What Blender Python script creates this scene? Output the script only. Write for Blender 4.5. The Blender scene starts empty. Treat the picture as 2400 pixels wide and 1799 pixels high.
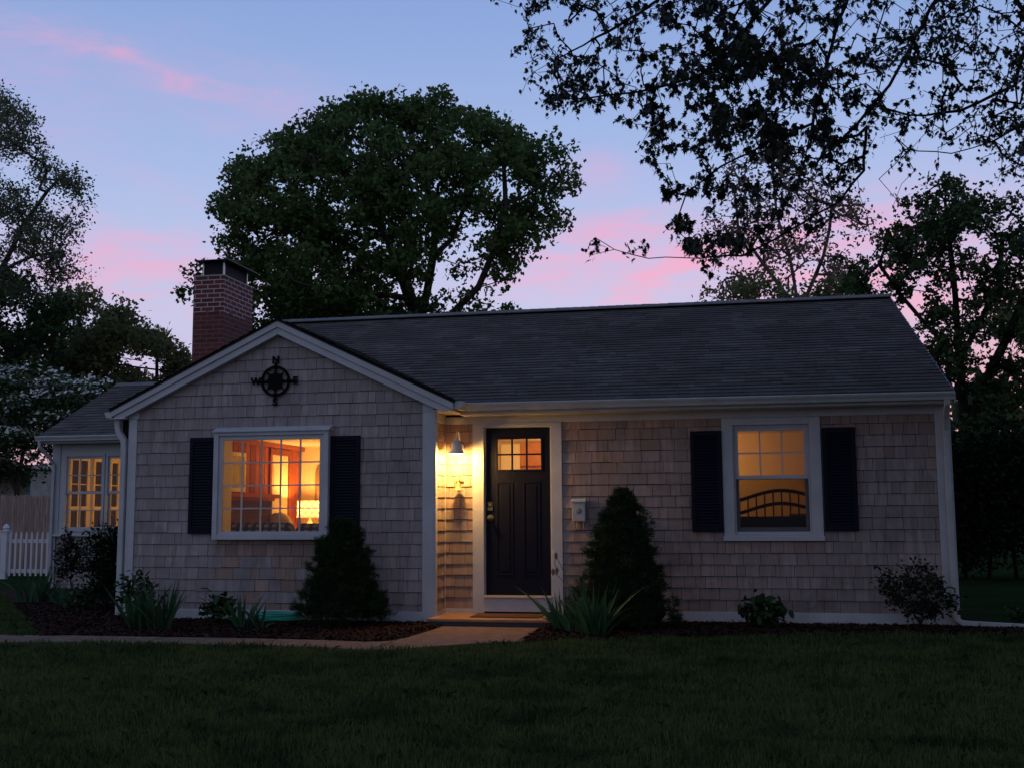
import bpy, math, random
import numpy as np
from mathutils import Vector, Matrix
R = math.radians
random.seed(7)
# ------------------------------------------------------------------ camera
CAM = np.array([3.0696, -13.2874, .9883]); FPX = 2589.81
PITCH, YAW, ROLL = .1158, -.2022, -.0059
def cam_axes():
    f = np.array([math.sin(YAW)*math.cos(PITCH), math.cos(YAW)*math.cos(PITCH), math.sin(PITCH)])
    r = np.array([math.cos(YAW), -math.sin(YAW), 0.]); u = np.cross(r, f)
    c, s = math.cos(ROLL), math.sin(ROLL)
    return r*c + u*s, -r*s + u*c, f
AR, AU, AF = cam_axes()
scene = bpy.context.scene
col = scene.collection
cd = bpy.data.cameras.new("camera"); cam = bpy.data.objects.new("camera", cd); col.objects.link(cam)
cd.sensor_width = 36; cd.sensor_fit = 'HORIZONTAL'; cd.lens = FPX/2400*36; cd.clip_end = 2000; cd.clip_start = .05
m = Matrix.Identity(4)
for i in range(3):
    m[i][0], m[i][1], m[i][2], m[i][3] = AR[i], AU[i], -AF[i], CAM[i]
cam.matrix_world = m
scene.camera = cam
scene.view_settings.view_transform = 'Standard'; scene.view_settings.look = 'None'
scene.view_settings.exposure = 0; scene.view_settings.gamma = 1
scene.cycles.use_denoising = True
scene.cycles.max_bounces = 8; scene.cycles.transparent_max_bounces = 16
scene.cycles.sample_clamp_indirect = 6; scene.cycles.caustics_reflective = False; scene.cycles.caustics_refractive = False

def ray(px, py): return AF + AR*(px-1200)/FPX - AU*(py-899.5)/FPX
def at(px, py, Y):                       # the world point of a place in the photo at a known depth Y
    d = ray(px, py); return CAM + d*((Y-CAM[1])/d[1])
def gz(px, py, z=-.30):                  # ... on the ground
    d = ray(px, py); return CAM + d*((z-CAM[2])/d[2])
def lin(r, g, b):
    return tuple(((c/255/12.92) if c/255 <= .04045 else ((c/255+.055)/1.055)**2.4) for c in (r, g, b)) + (1,)

# ------------------------------------------------------------------ sky (after sunset)
class NT:
    def __init__(s, tree): s.t = tree; s.n = tree.nodes; s.l = tree.links
    def new(s, kind, **kw):
        n = s.n.new(kind)
        for k, v in kw.items():
            if hasattr(n, k): setattr(n, k, v)
        return n
    def set(s, sock, v):
        if isinstance(v, bpy.types.NodeSocket): s.l.new(v, sock)
        else: sock.default_value = v
    def math(s, op, a, b=0., c=None, clamp=False):
        n = s.n.new('ShaderNodeMath'); n.operation = op; n.use_clamp = clamp
        s.set(n.inputs[0], a); s.set(n.inputs[1], b)
        if c is not None: s.set(n.inputs[2], c)
        return n.outputs[0]
    def mix(s, fac, a, b, mode='MIX'):
        n = s.n.new('ShaderNodeMix'); n.data_type = 'RGBA'; n.blend_type = mode
        s.set(n.inputs[0], fac); s.set(n.inputs[6], a); s.set(n.inputs[7], b)
        return n.outputs[2]
    def ramp(s, fac, stops, interp='LINEAR'):
        n = s.n.new('ShaderNodeValToRGB'); n.color_ramp.interpolation = interp
        e = n.color_ramp.elements
        while len(e) < len(stops): e.new(.5)
        for k, (p, c) in enumerate(stops): e[k].position = p; e[k].color = c
        s.set(n.inputs[0], fac); return n.outputs[0]
    def noise(s, vec, scale, detail=4, rough=.5, dist=0.):
        n = s.n.new('ShaderNodeTexNoise'); s.set(n.inputs['Vector'], vec)
        n.inputs['Scale'].default_value = scale; n.inputs['Detail'].default_value = detail
        n.inputs['Roughness'].default_value = rough; n.inputs['Distortion'].default_value = dist
        return n.outputs[0]
    def xyz(s, x, y, z):
        n = s.n.new('ShaderNodeCombineXYZ'); s.set(n.inputs[0], x); s.set(n.inputs[1], y); s.set(n.inputs[2], z); return n.outputs[0]
    def sep(s, v):
        n = s.n.new('ShaderNodeSeparateXYZ'); s.l.new(v, n.inputs[0]); return n.outputs

SKY_BACK = .74       # how much dimmer the eastern sky behind the camera is
w = bpy.data.worlds.new("World"); scene.world = w; w.use_nodes = True
N = NT(w.node_tree); N.n.clear()
tc = N.new('ShaderNodeTexCoord'); d = N.sep(tc.outputs['Generated'])
el = N.math('MULTIPLY', N.math('ARCSINE', d[2]), 57.2958)
az = N.math('MULTIPLY', N.math('ARCTAN2', d[0], d[1]), 57.2958)
elf = N.math('DIVIDE', el, 60., clamp=True)
base = N.ramp(elf, [(0, lin(238, 172, 170)), (.10, lin(214, 192, 224)), (.16, lin(198, 203, 237)), (.22, lin(186, 200, 238)),
                    (.30, lin(167, 188, 233)), (.42, lin(142, 169, 223)), (1, lin(96, 130, 196))])
# salmon glow low in the west, towards the right
glow = N.math('MULTIPLY', N.math('POWER', 2.718, N.math('MULTIPLY', N.math('POWER', N.math('DIVIDE', N.math('SUBTRACT', az, 18.), 17.), 2.), -1.)),
              N.math('POWER', 2.718, N.math('MULTIPLY', N.math('POWER', N.math('DIVIDE', el, 8.5), 2.), -1.)))
base = N.mix(N.math('MULTIPLY', glow, .95, clamp=True), base, lin(252, 160, 150))
# pink cirrus: patches at their own bearings, torn by stretched noise
dirv = tc.outputs['Generated']
warp = N.noise(dirv, 7., 3, .55)
warp2 = N.noise(N.xyz(N.math('MULTIPLY', az, .09), N.math('MULTIPLY', el, .26), 3.1), 2.2, 5, .6)
wisp = N.noise(N.xyz(N.math('ADD', N.math('MULTIPLY', az, .10), N.math('MULTIPLY', el, .09)), N.math('SUBTRACT', N.math('MULTIPLY', el, .42), N.math('MULTIPLY', az, .05)), .7), 2.3, 7, .66, .8)
def bearing(px, py):
    v = ray(px, py); v = v/np.linalg.norm(v)
    return math.degrees(math.atan2(v[0], v[1])), math.degrees(math.asin(v[2]))
patches = [  # px, py, half length, half width (degrees), tilt (degrees, + rises to the right), strength
    (110, 100, 6., .60, -7, .5), (430, 185, 6., .5, -12, .5), (250, 130, 8., 1.1, -10, .25), (300, 130, 3., .35, -22, .3), (60, 175, 3.5, .8, -14, .35), (700, 225, 5, .8, -4, .25), (560, 140, 3, .4, -14, .22),
    (330, 640, 5.2, 1.6, 6, .85), (200, 560, 3.4, .9, 0, .4), (430, 735, 2.6, .55, 14, .35), (370, 445, 2.4, .45, -10, .3),
    (1390, 410, 1.9, .8, -5, .55), (1480, 560, 4.6, 1.3, 6, .6), (1330, 625, 4.5, 1.3, 14, .6), (1560, 650, 3.2, .75, 24, .7), (1700, 590, 5, 1.6, 0, .6),
    (2080, 505, 4.5, 1.3, 0, .8), (2000, 640, 6, 1.8, 0, .8), (1480, 690, 2.6, .5, 20, .5), (2250, 690, 7, 2.2, 0, .6), (900, 640, 9, 1.6, 3, .25), (520, 300, 3, .7, -8, .22), (110, 320, 3., 1.2, 0, .25),
]
tot = None
wz = N.math('MULTIPLY', N.math('SUBTRACT', warp2, .5), 3.2)
for px, py, a, b, tilt, s in patches:
    A, E_ = bearing(px, py); c_, s_ = math.cos(R(tilt)), math.sin(R(tilt))
    da = N.math('SUBTRACT', az, A); de = N.math('ADD', N.math('SUBTRACT', el, E_), wz)
    u = N.math('ADD', N.math('MULTIPLY', da, c_/a), N.math('MULTIPLY', de, s_/a))
    v = N.math('SUBTRACT', N.math('MULTIPLY', de, c_/b), N.math('MULTIPLY', da, s_/b))
    q = N.math('MULTIPLY', N.math('POWER', 2.718, N.math('MULTIPLY', N.math('ADD', N.math('MULTIPLY', u, u), N.math('MULTIPLY', v, v)), -.8)), s)
    tot = q if tot is None else N.math('ADD', tot, q)
wf = N.math('MULTIPLY', N.math('SUBTRACT', wisp, .36), 3.0, clamp=True)
cl = N.math('MULTIPLY', N.math('MULTIPLY', tot, N.math('ADD', N.math('MULTIPLY', wf, .8), .2)), 1.0, clamp=True)
lowpink = N.ramp(elf, [(0, lin(255, 172, 168)), (.16, lin(250, 180, 206)), (.22, lin(240, 178, 212)), (.34, lin(216, 174, 216)), (1, lin(190, 165, 210))])
skyc = N.mix(cl, base, lowpink)
# the east, behind the viewer, is already in the earth's shadow
front = N.math('ADD', N.math('MULTIPLY', N.math('COSINE', N.math('MULTIPLY', N.math('SUBTRACT', az, 5.), 1/57.2958)), .5), .5, clamp=True)
lev = N.math('ADD', N.math('MULTIPLY', N.math('POWER', front, .8), 1-SKY_BACK), SKY_BACK)
skyc = N.mix(N.math('SUBTRACT', 1., N.math('MULTIPLY', front, 2.2, clamp=True)), skyc, lin(158, 166, 196))
skyc = N.mix(1., skyc, N.xyz(lev, lev, lev), 'MULTIPLY')
bg = N.new('ShaderNodeBackground'); N.l.new(skyc, bg.inputs[0]); bg.inputs[1].default_value = .97
nish = N.new('ShaderNodeTexSky', sky_type='NISHITA'); nish.sun_disc = False; nish.sun_elevation = R(-2.); nish.sun_rotation = R(10.)
bg2 = N.new('ShaderNodeBackground'); N.l.new(nish.outputs[0], bg2.inputs[0]); bg2.inputs[1].default_value = .05
ad = N.new('ShaderNodeAddShader'); N.l.new(bg.outputs[0], ad.inputs[0]); N.l.new(bg2.outputs[0], ad.inputs[1])
out = N.new('ShaderNodeOutputWorld'); N.l.new(ad.outputs[0], out.inputs[0])
w.cycles.sampling_method = 'AUTOMATIC'

# ------------------------------------------------------------------ materials
MATS = {}
def mat(name, c=(.5, .5, .5), rough=.6, metal=0., spec=.4, island=0., hue=None, noise=None, nscale=8., bump=0., bscale=40., emit=None, estr=0., stretch=None, transl=0., blot=None):
    """c base colour; island = brightness spread per shingle/leaf; hue = second colour mixed by island; noise = second colour mixed by noise"""
    if name in MATS: return MATS[name]
    mt = bpy.data.materials.new(name); mt.use_nodes = True; T = NT(mt.node_tree)
    b = T.n['Principled BSDF']; o = T.n['Material Output']
    tc = T.new('ShaderNodeTexCoord'); vec = tc.outputs['Object']
    if stretch:
        mp = T.new('ShaderNodeMapping'); T.l.new(vec, mp.inputs[0]); mp.inputs['Scale'].default_value = stretch; vec = mp.outputs[0]
    colr = tuple(c)+(1,)
    if island or hue:
        g = T.new('ShaderNodeNewGeometry'); rnd = g.outputs['Random Per Island']
        if hue: colr = T.mix(T.math('POWER', rnd, 1.3), colr, tuple(hue)+(1,))
        if island:
            wn = T.new('ShaderNodeTexWhiteNoise'); wn.noise_dimensions = '1D'; T.l.new(rnd, wn.inputs['W'])
            f = T.math('ADD', T.math('MULTIPLY', wn.outputs[0], 2*island), 1-island)
            colr = T.mix(1., colr, T.xyz(f, f, f), 'MULTIPLY')
    if noise:
        nf = T.noise(vec, nscale, 5, .6)
        colr = T.mix(T.math('MULTIPLY', T.math('SUBTRACT', nf, .35), 3., clamp=True), colr, tuple(noise)+(1,))
    if blot:
        bf = T.noise(tc.outputs['Object'], blot[1], 6, .65, .4)
        colr = T.mix(T.math('MULTIPLY', T.math('SUBTRACT', bf, blot[2]), blot[3], clamp=True), colr, tuple(blot[0])+(1,))
    T.set(b.inputs['Base Color'], colr)
    b.inputs['Roughness'].default_value = rough; b.inputs['Metallic'].default_value = metal; b.inputs['Specular IOR Level'].default_value = spec
    if emit: b.inputs['Emission Color'].default_value = tuple(emit)+(1,); b.inputs['Emission Strength'].default_value = estr
    if bump:
        bn = T.new('ShaderNodeBump'); bn.inputs['Strength'].default_value = bump; bn.inputs['Distance'].default_value = .01
        T.l.new(T.noise(vec, bscale, 4, .6), bn.inputs['Height']); T.l.new(bn.outputs[0], b.inputs['Normal'])
    if transl:
        tr = T.new('ShaderNodeBsdfTranslucent'); T.set(tr.inputs[0], colr)
        mx = T.new('ShaderNodeMixShader'); mx.inputs[0].default_value = transl
        T.l.new(b.outputs[0], mx.inputs[1]); T.l.new(tr.outputs[0], mx.inputs[2]); T.l.new(mx.outputs[0], o.inputs[0])
    MATS[name] = mt; return mt
def glass_mat(name, tint=(1, 1, 1), refl=1., veil=0.):
    mt = bpy.data.materials.new(name); mt.use_nodes = True; T = NT(mt.node_tree); T.n.remove(T.n['Principled BSDF']); o = T.n['Material Output']
    t = T.new('ShaderNodeBsdfTransparent'); t.inputs[0].default_value = tuple(tint)+(1,)
    g = T.new('ShaderNodeBsdfGlossy'); g.inputs['Roughness'].default_value = .01
    fr = T.new('ShaderNodeFresnel'); fr.inputs[0].default_value = 1.5
    mx = T.new('ShaderNodeMixShader'); T.l.new(T.math('MULTIPLY', fr.outputs[0], refl, clamp=True), mx.inputs[0]); T.l.new(t.outputs[0], mx.inputs[1]); T.l.new(g.outputs[0], mx.inputs[2])
    res = mx.outputs[0]
    if veil:
        df = T.new('ShaderNodeBsdfDiffuse'); df.inputs[0].default_value = (.006, .006, .006, 1)
        m2 = T.new('ShaderNodeMixShader'); m2.inputs[0].default_value = veil; T.l.new(res, m2.inputs[1]); T.l.new(df.outputs[0], m2.inputs[2]); res = m2.outputs[0]
    T.l.new(res, o.inputs[0]); return mt
GLASS = glass_mat('window_glass'); SCREEN = glass_mat('insect_screen', (1, 1, 1), 0., .50)
WHITE = mat('white_trim_paint', (.50, .535, .565), .55, spec=.25, noise=(.42, .45, .47), nscale=3., bump=.08, bscale=25)
WHITE2 = mat('white_metal', (.48, .52, .53), .45, spec=.25, noise=(.40, .43, .43), nscale=4.)
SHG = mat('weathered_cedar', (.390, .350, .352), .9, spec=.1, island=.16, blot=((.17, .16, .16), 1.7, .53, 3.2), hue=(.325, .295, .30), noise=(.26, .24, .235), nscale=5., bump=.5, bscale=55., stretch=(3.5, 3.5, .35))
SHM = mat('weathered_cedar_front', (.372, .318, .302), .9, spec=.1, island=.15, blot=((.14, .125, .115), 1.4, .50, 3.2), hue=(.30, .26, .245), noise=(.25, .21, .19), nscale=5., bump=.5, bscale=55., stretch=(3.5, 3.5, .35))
SHB = mat('brown_cedar', (.37, .275, .225), .9, spec=.1, island=.20, blot=((.17, .14, .12), 2.1, .56, 3.), hue=(.31, .25, .225), noise=(.26, .20, .165), nscale=5., bump=.5, bscale=55., stretch=(3.5, 3.5, .35))  # browner shingles, mixed in below the eaves, under windows and beside the door
BACK = mat('wall_sheathing', (.012, .011, .010), .9)
ROOFM = mat('asphalt_shingle', (.142, .126, .114), .97, spec=.02, island=.24, hue=(.105, .093, .085), noise=(.095, .084, .076), nscale=.9, blot=((.055, .048, .042), .5, .55, 3.), bump=.6, bscale=300.)
RIDGE = mat('ridge_cap_shingle', (.17, .16, .155), .95, spec=.2, island=.12, bump=.5, bscale=200.)
BLACK = mat('black_gap', (.01, .01, .01), .9)
NAVY = mat('navy_paint', (.0055, .0075, .019), .5, bump=.1, bscale=20., spec=.12)
IRON = mat('black_iron', (.004, .004, .005), .7, spec=.1)
BRASS = mat('brass', (.55, .40, .16), .28, metal=1., noise=(.35, .25, .10), nscale=30.)
CREAM = mat('cream_wall_paint', (.72, .62, .40), .7)
CEIL = mat('ceiling_paint', (.75, .68, .52), .8)
INWHITE = mat('interior_white_paint', (.74, .66, .42), .5)
FLOORM = mat('oak_floor', (.25, .13, .06), .4, noise=(.18, .09, .04), nscale=3., stretch=(1, 8, 1))
def pine_mat():
    mt = bpy.data.materials.new('knotty_pine'); mt.use_nodes = True; T = NT(mt.node_tree); b = T.n['Principled BSDF']
    tc = T.new('ShaderNodeTexCoord'); s = T.sep(tc.outputs['Object'])
    grain = T.noise(T.xyz(T.math('MULTIPLY', s[0], 14.), T.math('MULTIPLY', s[1], 14.), T.math('MULTIPLY', s[2], 1.2)), 2.2, 5, .6, 1.2)
    g = T.new('ShaderNodeNewGeometry')
    c = T.mix(grain, (.50, .145, .018, 1), (.24, .055, .008, 1)); c = T.mix(T.math('MULTIPLY', g.outputs['Random Per Island'], .8), c, (.20, .042, .006, 1))
    T.set(b.inputs['Base Color'], c); b.inputs['Roughness'].default_value = .6; b.inputs['Specular IOR Level'].default_value = .15; return mt
PINE = pine_mat()
def brick_mat(name, c1, c2, mort, mort_hi=None, z_hi=0., s=1.):
    mt = bpy.data.materials.new(name); mt.use_nodes = True; T = NT(mt.node_tree); b = T.n['Principled BSDF']
    tc = T.new('ShaderNodeTexCoord'); p = T.sep(tc.outputs['Object'])
    v = T.xyz(T.math('ADD', p[0], p[1]), p[2], 0.)
    br = T.new('ShaderNodeTexBrick'); T.l.new(v, br.inputs['Vector']); br.inputs['Scale'].default_value = 1.
    br.inputs['Color1'].default_value = c1+(1,); br.inputs['Color2'].default_value = c2+(1,)
    br.inputs['Brick Width'].default_value = .212*s; br.inputs['Row Height'].default_value = .0715*s; br.inputs['Mortar Size'].default_value = .0085*s; br.inputs['Mortar Smooth'].default_value = .2; br.inputs['Bias'].default_value = -.1
    mc = mort+(1,)
    if mort_hi:
        k = T.math('GREATER_THAN', T.math('ADD', p[2], T.math('MULTIPLY', T.math('SUBTRACT', T.noise(tc.outputs['Object'], 6.), .5), .35)), z_hi)
        mc = T.mix(k, mc, mort_hi+(1,))
    T.set(br.inputs['Mortar'], mc)
    nz = T.noise(tc.outputs['Object'], 18., 5, .6)
    c = T.mix(T.math('MULTIPLY', nz, .5), br.outputs[0], (.07, .02, .015, 1))
    T.set(b.inputs['Base Color'], c); b.inputs['Roughness'].default_value = .9
    bn = T.new('ShaderNodeBump'); bn.inputs['Strength'].default_value = .7; bn.inputs['Distance'].default_value = .006
    T.l.new(T.math('SUBTRACT', T.math('MULTIPLY', nz, .3), br.outputs['Fac']), bn.inputs['Height']); T.l.new(bn.outputs[0], b.inputs['Normal'])
    return mt
BRICK = brick_mat('chimney_brick', (.21, .052, .038), (.10, .030, .025), (.22, .15, .14), (.62, .56, .56), 4.12)
FIREBRICK = brick_mat('fireplace_brick', (.09, .024, .016), (.03, .011, .008), (.05, .028, .022))

# ------------------------------------------------------------------ mesh helpers
def tag(o, label=None, cat=None, group=None, kind=None):
    if label: o['label'] = label
    if cat: o['category'] = cat
    if group: o['group'] = group
    if kind: o['kind'] = kind
    return o
def empty(name, loc, label=None, cat=None, group=None):
    o = bpy.data.objects.new(name, None); col.objects.link(o); o.location = loc; o.empty_display_size = .1
    bpy.context.view_layer.update()
    return tag(o, label, cat, group)
def link(name, me, parent=None):
    o = bpy.data.objects.new(name, me); col.objects.link(o)
    if parent is not None:
        o.parent = parent; o.matrix_parent_inverse = world_of(parent).inverted()
    return o
def world_of(o):
    mw = Matrix.Translation(o.location) @ o.rotation_euler.to_matrix().to_4x4()
    if o.parent: mw = world_of(o.parent) @ o.matrix_parent_inverse @ mw
    return mw
class MB:
    def __init__(s): s.v = []; s.f = []; s.m = []
    def add(s, verts, faces, mi=0):
        k = len(s.v); s.v += [tuple(map(float, p)) for p in verts]
        for f in faces: s.f.append([i+k for i in f]); s.m.append(mi)
        return s
    def box(s, x0, x1, y0, y1, z0, z1, mi=0):
        return s.add([(x0, y0, z0), (x1, y0, z0), (x1, y1, z0), (x0, y1, z0), (x0, y0, z1), (x1, y0, z1), (x1, y1, z1), (x0, y1, z1)],
                     [(0, 3, 2, 1), (4, 5, 6, 7), (0, 1, 5, 4), (1, 2, 6, 5), (2, 3, 7, 6), (3, 0, 4, 7)], mi)
    def quad(s, a, b, c, d, mi=0): return s.add([a, b, c, d], [(0, 1, 2, 3)], mi)
    def prism(s, pts, y0, y1, mi=0):        # outline in xz, extruded along y
        n = len(pts); v = [(x, y0, z) for x, z in pts] + [(x, y1, z) for x, z in pts]
        return s.add(v, [tuple(range(n)), tuple(range(2*n-1, n-1, -1))] + [(i, i+n, (i+1) % n+n, (i+1) % n) for i in range(n)], mi)
    def prismx(s, pts, x0, x1, mi=0):       # outline in yz, extruded along x
        n = len(pts); v = [(x0, y, z) for y, z in pts] + [(x1, y, z) for y, z in pts]
        return s.add(v, [tuple(range(n-1, -1, -1)), tuple(range(n, 2*n))] + [(i, (i+1) % n, (i+1) % n+n, i+n) for i in range(n)], mi)
    def prismz(s, pts, z0, z1, mi=0):
        n = len(pts); v = [(p[0], p[1], z0) for p in pts] + [(p[0], p[1], z1) for p in pts]
        return s.add(v, [tuple(range(n-1, -1, -1)), tuple(range(n, 2*n))] + [(i, (i+1) % n, (i+1) % n+n, i+n) for i in range(n)], mi)
    def tube(s, pts, rad, n=8, mi=0, sq=None):
        pts = [Vector(p) for p in pts]; k0 = len(s.v); up = None
        rad = rad if isinstance(rad, (list, tuple)) else [rad]*len(pts)
        for i, p in enumerate(pts):
            t = (pts[min(i+1, len(pts)-1)]-pts[max(i-1, 0)]).normalized()
            if up is None: up = t.orthogonal().normalized() if sq is None else Vector(sq)
            a = (up-t*up.dot(t)).normalized(); b = t.cross(a); up = a
            for j in range(n):
                th = 2*math.pi*(j+(.5 if n == 4 else 0))/n; q = p+(a*math.cos(th)+b*math.sin(th))*rad[i]; s.v.append(tuple(q))
        for i in range(len(pts)-1):
            for j in range(n):
                s.f.append([k0+i*n+j, k0+i*n+(j+1) % n, k0+(i+1)*n+(j+1) % n, k0+(i+1)*n+j]); s.m.append(mi)
        s.f.append([k0+j for j in range(n-1, -1, -1)]); s.m.append(mi)
        s.f.append([k0+(len(pts)-1)*n+j for j in range(n)]); s.m.append(mi)
        return s
    def lathe(s, c, prof, n=24, axis='z', mi=0):
        c = Vector(c); k0 = len(s.v)
        for r, h in prof:
            for j in range(n):
                th = 2*math.pi*j/n
                p = (r*math.cos(th), r*math.sin(th), h) if axis == 'z' else ((r*math.cos(th), -h, r*math.sin(th)) if axis == 'y' else (h, r*math.cos(th), r*math.sin(th)))
                s.v.append(tuple(c+Vector(p)))
        for i in range(len(prof)-1):
            for j in range(n):
                s.f.append([k0+i*n+j, k0+i*n+(j+1) % n, k0+(i+1)*n+(j+1) % n, k0+(i+1)*n+j]); s.m.append(mi)
        return s
    def build(s, name, mats, parent=None, smooth=False, bevel=0.):
        me = bpy.data.meshes.new(name); me.from_pydata(s.v, [], s.f)
        for mt in (mats if isinstance(mats, (list, tuple)) else [mats]): me.materials.append(mt)
        if any(s.m): me.polygons.foreach_set('material_index', s.m)
        if smooth: me.polygons.foreach_set('use_smooth', [True]*len(me.polygons))
        me.update(); o = link(name, me, parent)
        if bevel:
            b = o.modifiers.new('bevel', 'BEVEL'); b.width = bevel; b.segments = 2; b.limit_method = 'ANGLE'
        if smooth and not bevel:
            try: me.set_sharp_from_angle(angle=R(40))
            except Exception: pass
        return o
def np_mesh(name, V, k, mats, parent=None, midx=None, smooth=False):
    """V: (n,k,3) -> n separate k-gons"""
    n = len(V); me = bpy.data.meshes.new(name)
    me.vertices.add(n*k); me.vertices.foreach_set('co', np.ascontiguousarray(V, dtype=np.float32).ravel())
    me.loops.add(n*k); me.loops.foreach_set('vertex_index', np.arange(n*k, dtype=np.int32))
    me.polygons.add(n); me.polygons.foreach_set('loop_start', np.arange(0, n*k, k, dtype=np.int32))
    me.polygons.foreach_set('loop_total', np.full(n, k, dtype=np.int32))
    for mt in (mats if isinstance(mats, (list, tuple)) else [mats]): me.materials.append(mt)
    if midx is not None: me.polygons.foreach_set('material_index', np.asarray(midx, dtype=np.int32))
    me.update(calc_edges=True); return link(name, me, parent)

def shingles(mb, x0, x1, z0, rows, exp, y, rng, holes=(), lim=None, side=None, brown=None, wmin=.09, wmax=.24):
    """courses of cedar shingles on a wall facing -y (or facing +x when side = wall x; then x0,x1 run along y)"""
    for r in range(rows):
        zb = z0+r*exp; zt = zb+exp-.0052; zm = zb+exp/2
        spans = [(x0, x1)]
        for hx0, hx1, hz0, hz1 in holes:
            if hz0 < zm < hz1:
                ns = []
                for a, b in spans:
                    if hx1 <= a or hx0 >= b: ns.append((a, b)); continue
                    if a < hx0: ns.append((a, hx0))
                    if b > hx1: ns.append((hx1, b))
                spans = ns
        for a, b in spans:
            x = a-rng.uniform(0, wmax) if a == x0 else a
            while x < b-.004:
                wd = rng.uniform(wmin, wmax); xa, xb = max(x, a), min(x+wd, b); x += wd
                if b-xb < .03: xb = b; x = b
                if xb-xa < .008: continue
                j = rng.uniform(-.003, .003); zbb = zb+j; th = rng.uniform(.011, .017)
                xa2, xb2 = xa+.0024, xb-.0024; ta, tb, ba, bb = xa2, xb2, xa2, xb2
                if lim:
                    l, h = lim(zt); ta, tb = min(max(ta, l), h), min(max(tb, l), h)
                    l, h = lim(zbb); ba, bb = min(max(ba, l), h), min(max(bb, l), h)
                    if bb-ba < .004: continue
                v = [(ba, y-th, zbb), (bb, y-th, zbb), (tb, y-.003, zt), (ta, y-.003, zt), (ba, y, zbb), (bb, y, zbb), (tb, y, zt), (ta, y, zt)]
                if side is not None: v = [(side-(p[1]-y), p[0], p[2]) for p in v]
                mi = 1 if brown and brown((xa+xb)/2, zm, rng) else 0
                mb.add(v, [(0, 1, 2, 3), (0, 4, 5, 1), (0, 3, 7, 4), (1, 5, 6, 2)], mi)
def holed(mb, x0, x1, z0, z1, y0, y1, holes, mi=0):
    xs = sorted({x0, x1} | {min(max(h[i], x0), x1) for h in holes for i in (0, 1)}); zs = sorted({z0, z1} | {min(max(h[i], z0), z1) for h in holes for i in (2, 3)})
    for i in range(len(xs)-1):
        for j in range(len(zs)-1):
            cx, cz = (xs[i]+xs[i+1])/2, (zs[j]+zs[j+1])/2
            if any(h[0] < cx < h[1] and h[2] < cz < h[3] for h in holes): continue
            mb.box(xs[i], xs[i+1], y0, y1, zs[j], zs[j+1], mi)

# ================================================================== ground
GRASSG = mat('lawn_soil', (.018, .034, .012), .95, spec=.0, noise=(.028, .048, .016), nscale=1.3, bump=.8, bscale=60.)
def ground_sheet():
    mb = MB(); mb.quad((-250, -60, -.325), (250, -60, -.325), (250, 400, -.325), (-250, 400, -.325))
    tag(mb.build('ground', GRASSG), kind='structure')
ground_sheet()
MULCHM = mat('bark_mulch', (.040, .020, .014), .95, spec=.15, island=.5, hue=(.026, .012, .009))
MULCHG = mat('mulch_ground', (.032, .015, .010), .95, spec=.1, noise=(.016, .008, .006), nscale=22., bump=1., bscale=45.)
CONC = mat('path_concrete', (.25, .172, .122), .95, spec=.05, noise=(.16, .11, .08), nscale=7., bump=.7, bscale=160.)
P2 = lambda px, py: tuple(gz(px, py)[:2])
near_edge = [(-420, 1500), (-100, 1503), (150, 1504), (400, 1507), (600, 1510), (750, 1515), (860, 1522), (930, 1521), (1010, 1514), (1110, 1507), (1222, 1502)]
far_edge = [(-420, 1483), (-100, 1486), (150, 1488), (400, 1492), (600, 1495), (760, 1499), (850, 1503), (905, 1502), (955, 1493), (1000, 1479), (1037, 1467)]
path_poly = [P2(*p) for p in near_edge] + [P2(1246, 1487), P2(1272, 1473)] + [(.84, -.80), (-.58, -.80)] + [P2(*p) for p in reversed(far_edge)]
def poly_sheet(poly, z0, z1, mats, name, smooth_edge=True):
    mb = MB(); mb.prismz(poly[::-1] if sum((poly[i][0]*poly[(i+1) % len(poly)][1]-poly[(i+1) % len(poly)][0]*poly[i][1]) for i in range(len(poly))) < 0 else poly, z0, z1)
    return mb.build(name, mats)
_T = NT(CONC.node_tree); _b = _T.n['Principled BSDF']; _src = _b.inputs['Base Color'].links[0].from_socket
_x = _T.sep(_T.new('ShaderNodeTexCoord').outputs['Object'])[0]
_b_in = _T.mix(_T.math('LESS_THAN', _T.math('FRACT', _T.math('ADD', _T.math('DIVIDE', _x, 1.25), .35)), .013), _src, (.03, .025, .02, 1)); _T.l.new(_b_in, _b.inputs['Base Color'])
tag(poly_sheet(path_poly, -.40, -.297, CONC, 'path'), kind='structure')
def inside(poly, X, Y):
    n = len(poly); r = np.zeros(len(X), bool)
    for i in range(n):
        x0, y0 = poly[i][:2]; x1, y1 = poly[(i+1) % n][:2]
        c = ((y0 > Y) != (y1 > Y)) & (X < (x1-x0)*(Y-y0)/((y1-y0) if y1 != y0 else 1e-9)+x0); r ^= c
    return r
left_bed = [P2(*p) for p in ((100, 1490), (150, 1488), (400, 1492), (600, 1495), (760, 1499), (850, 1503), (905, 1502), (955, 1493), (1000, 1479), (1037, 1467))] + [(-.58, -.3), (-4.5, -.3), (-4.6, 4.7), (-9.6, 4.7), (-9.9, 3.2)] + [P2(*p) for p in ((20, 1400), (60, 1450))]
right_bed = [(.84, -.86), (.84, .1), (5.6, .1), (7.6, .9)] + [P2(*p) for p in ((2700, 1475), (2400, 1489), (2200, 1486), (2000, 1485), (1700, 1487), (1500, 1495), (1400, 1501), (1222, 1502), (1246, 1487), (1272, 1473))]
lawn_region = [P2(*p) for p in near_edge] + [P2(*p) for p in ((1400, 1501), (1500, 1495), (1700, 1487), (2000, 1485), (2200, 1486), (2400, 1489), (2700, 1475))] + [(9, -3), (7, -9.5), (-3.5, -9.5), (-9, -5)]
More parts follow.
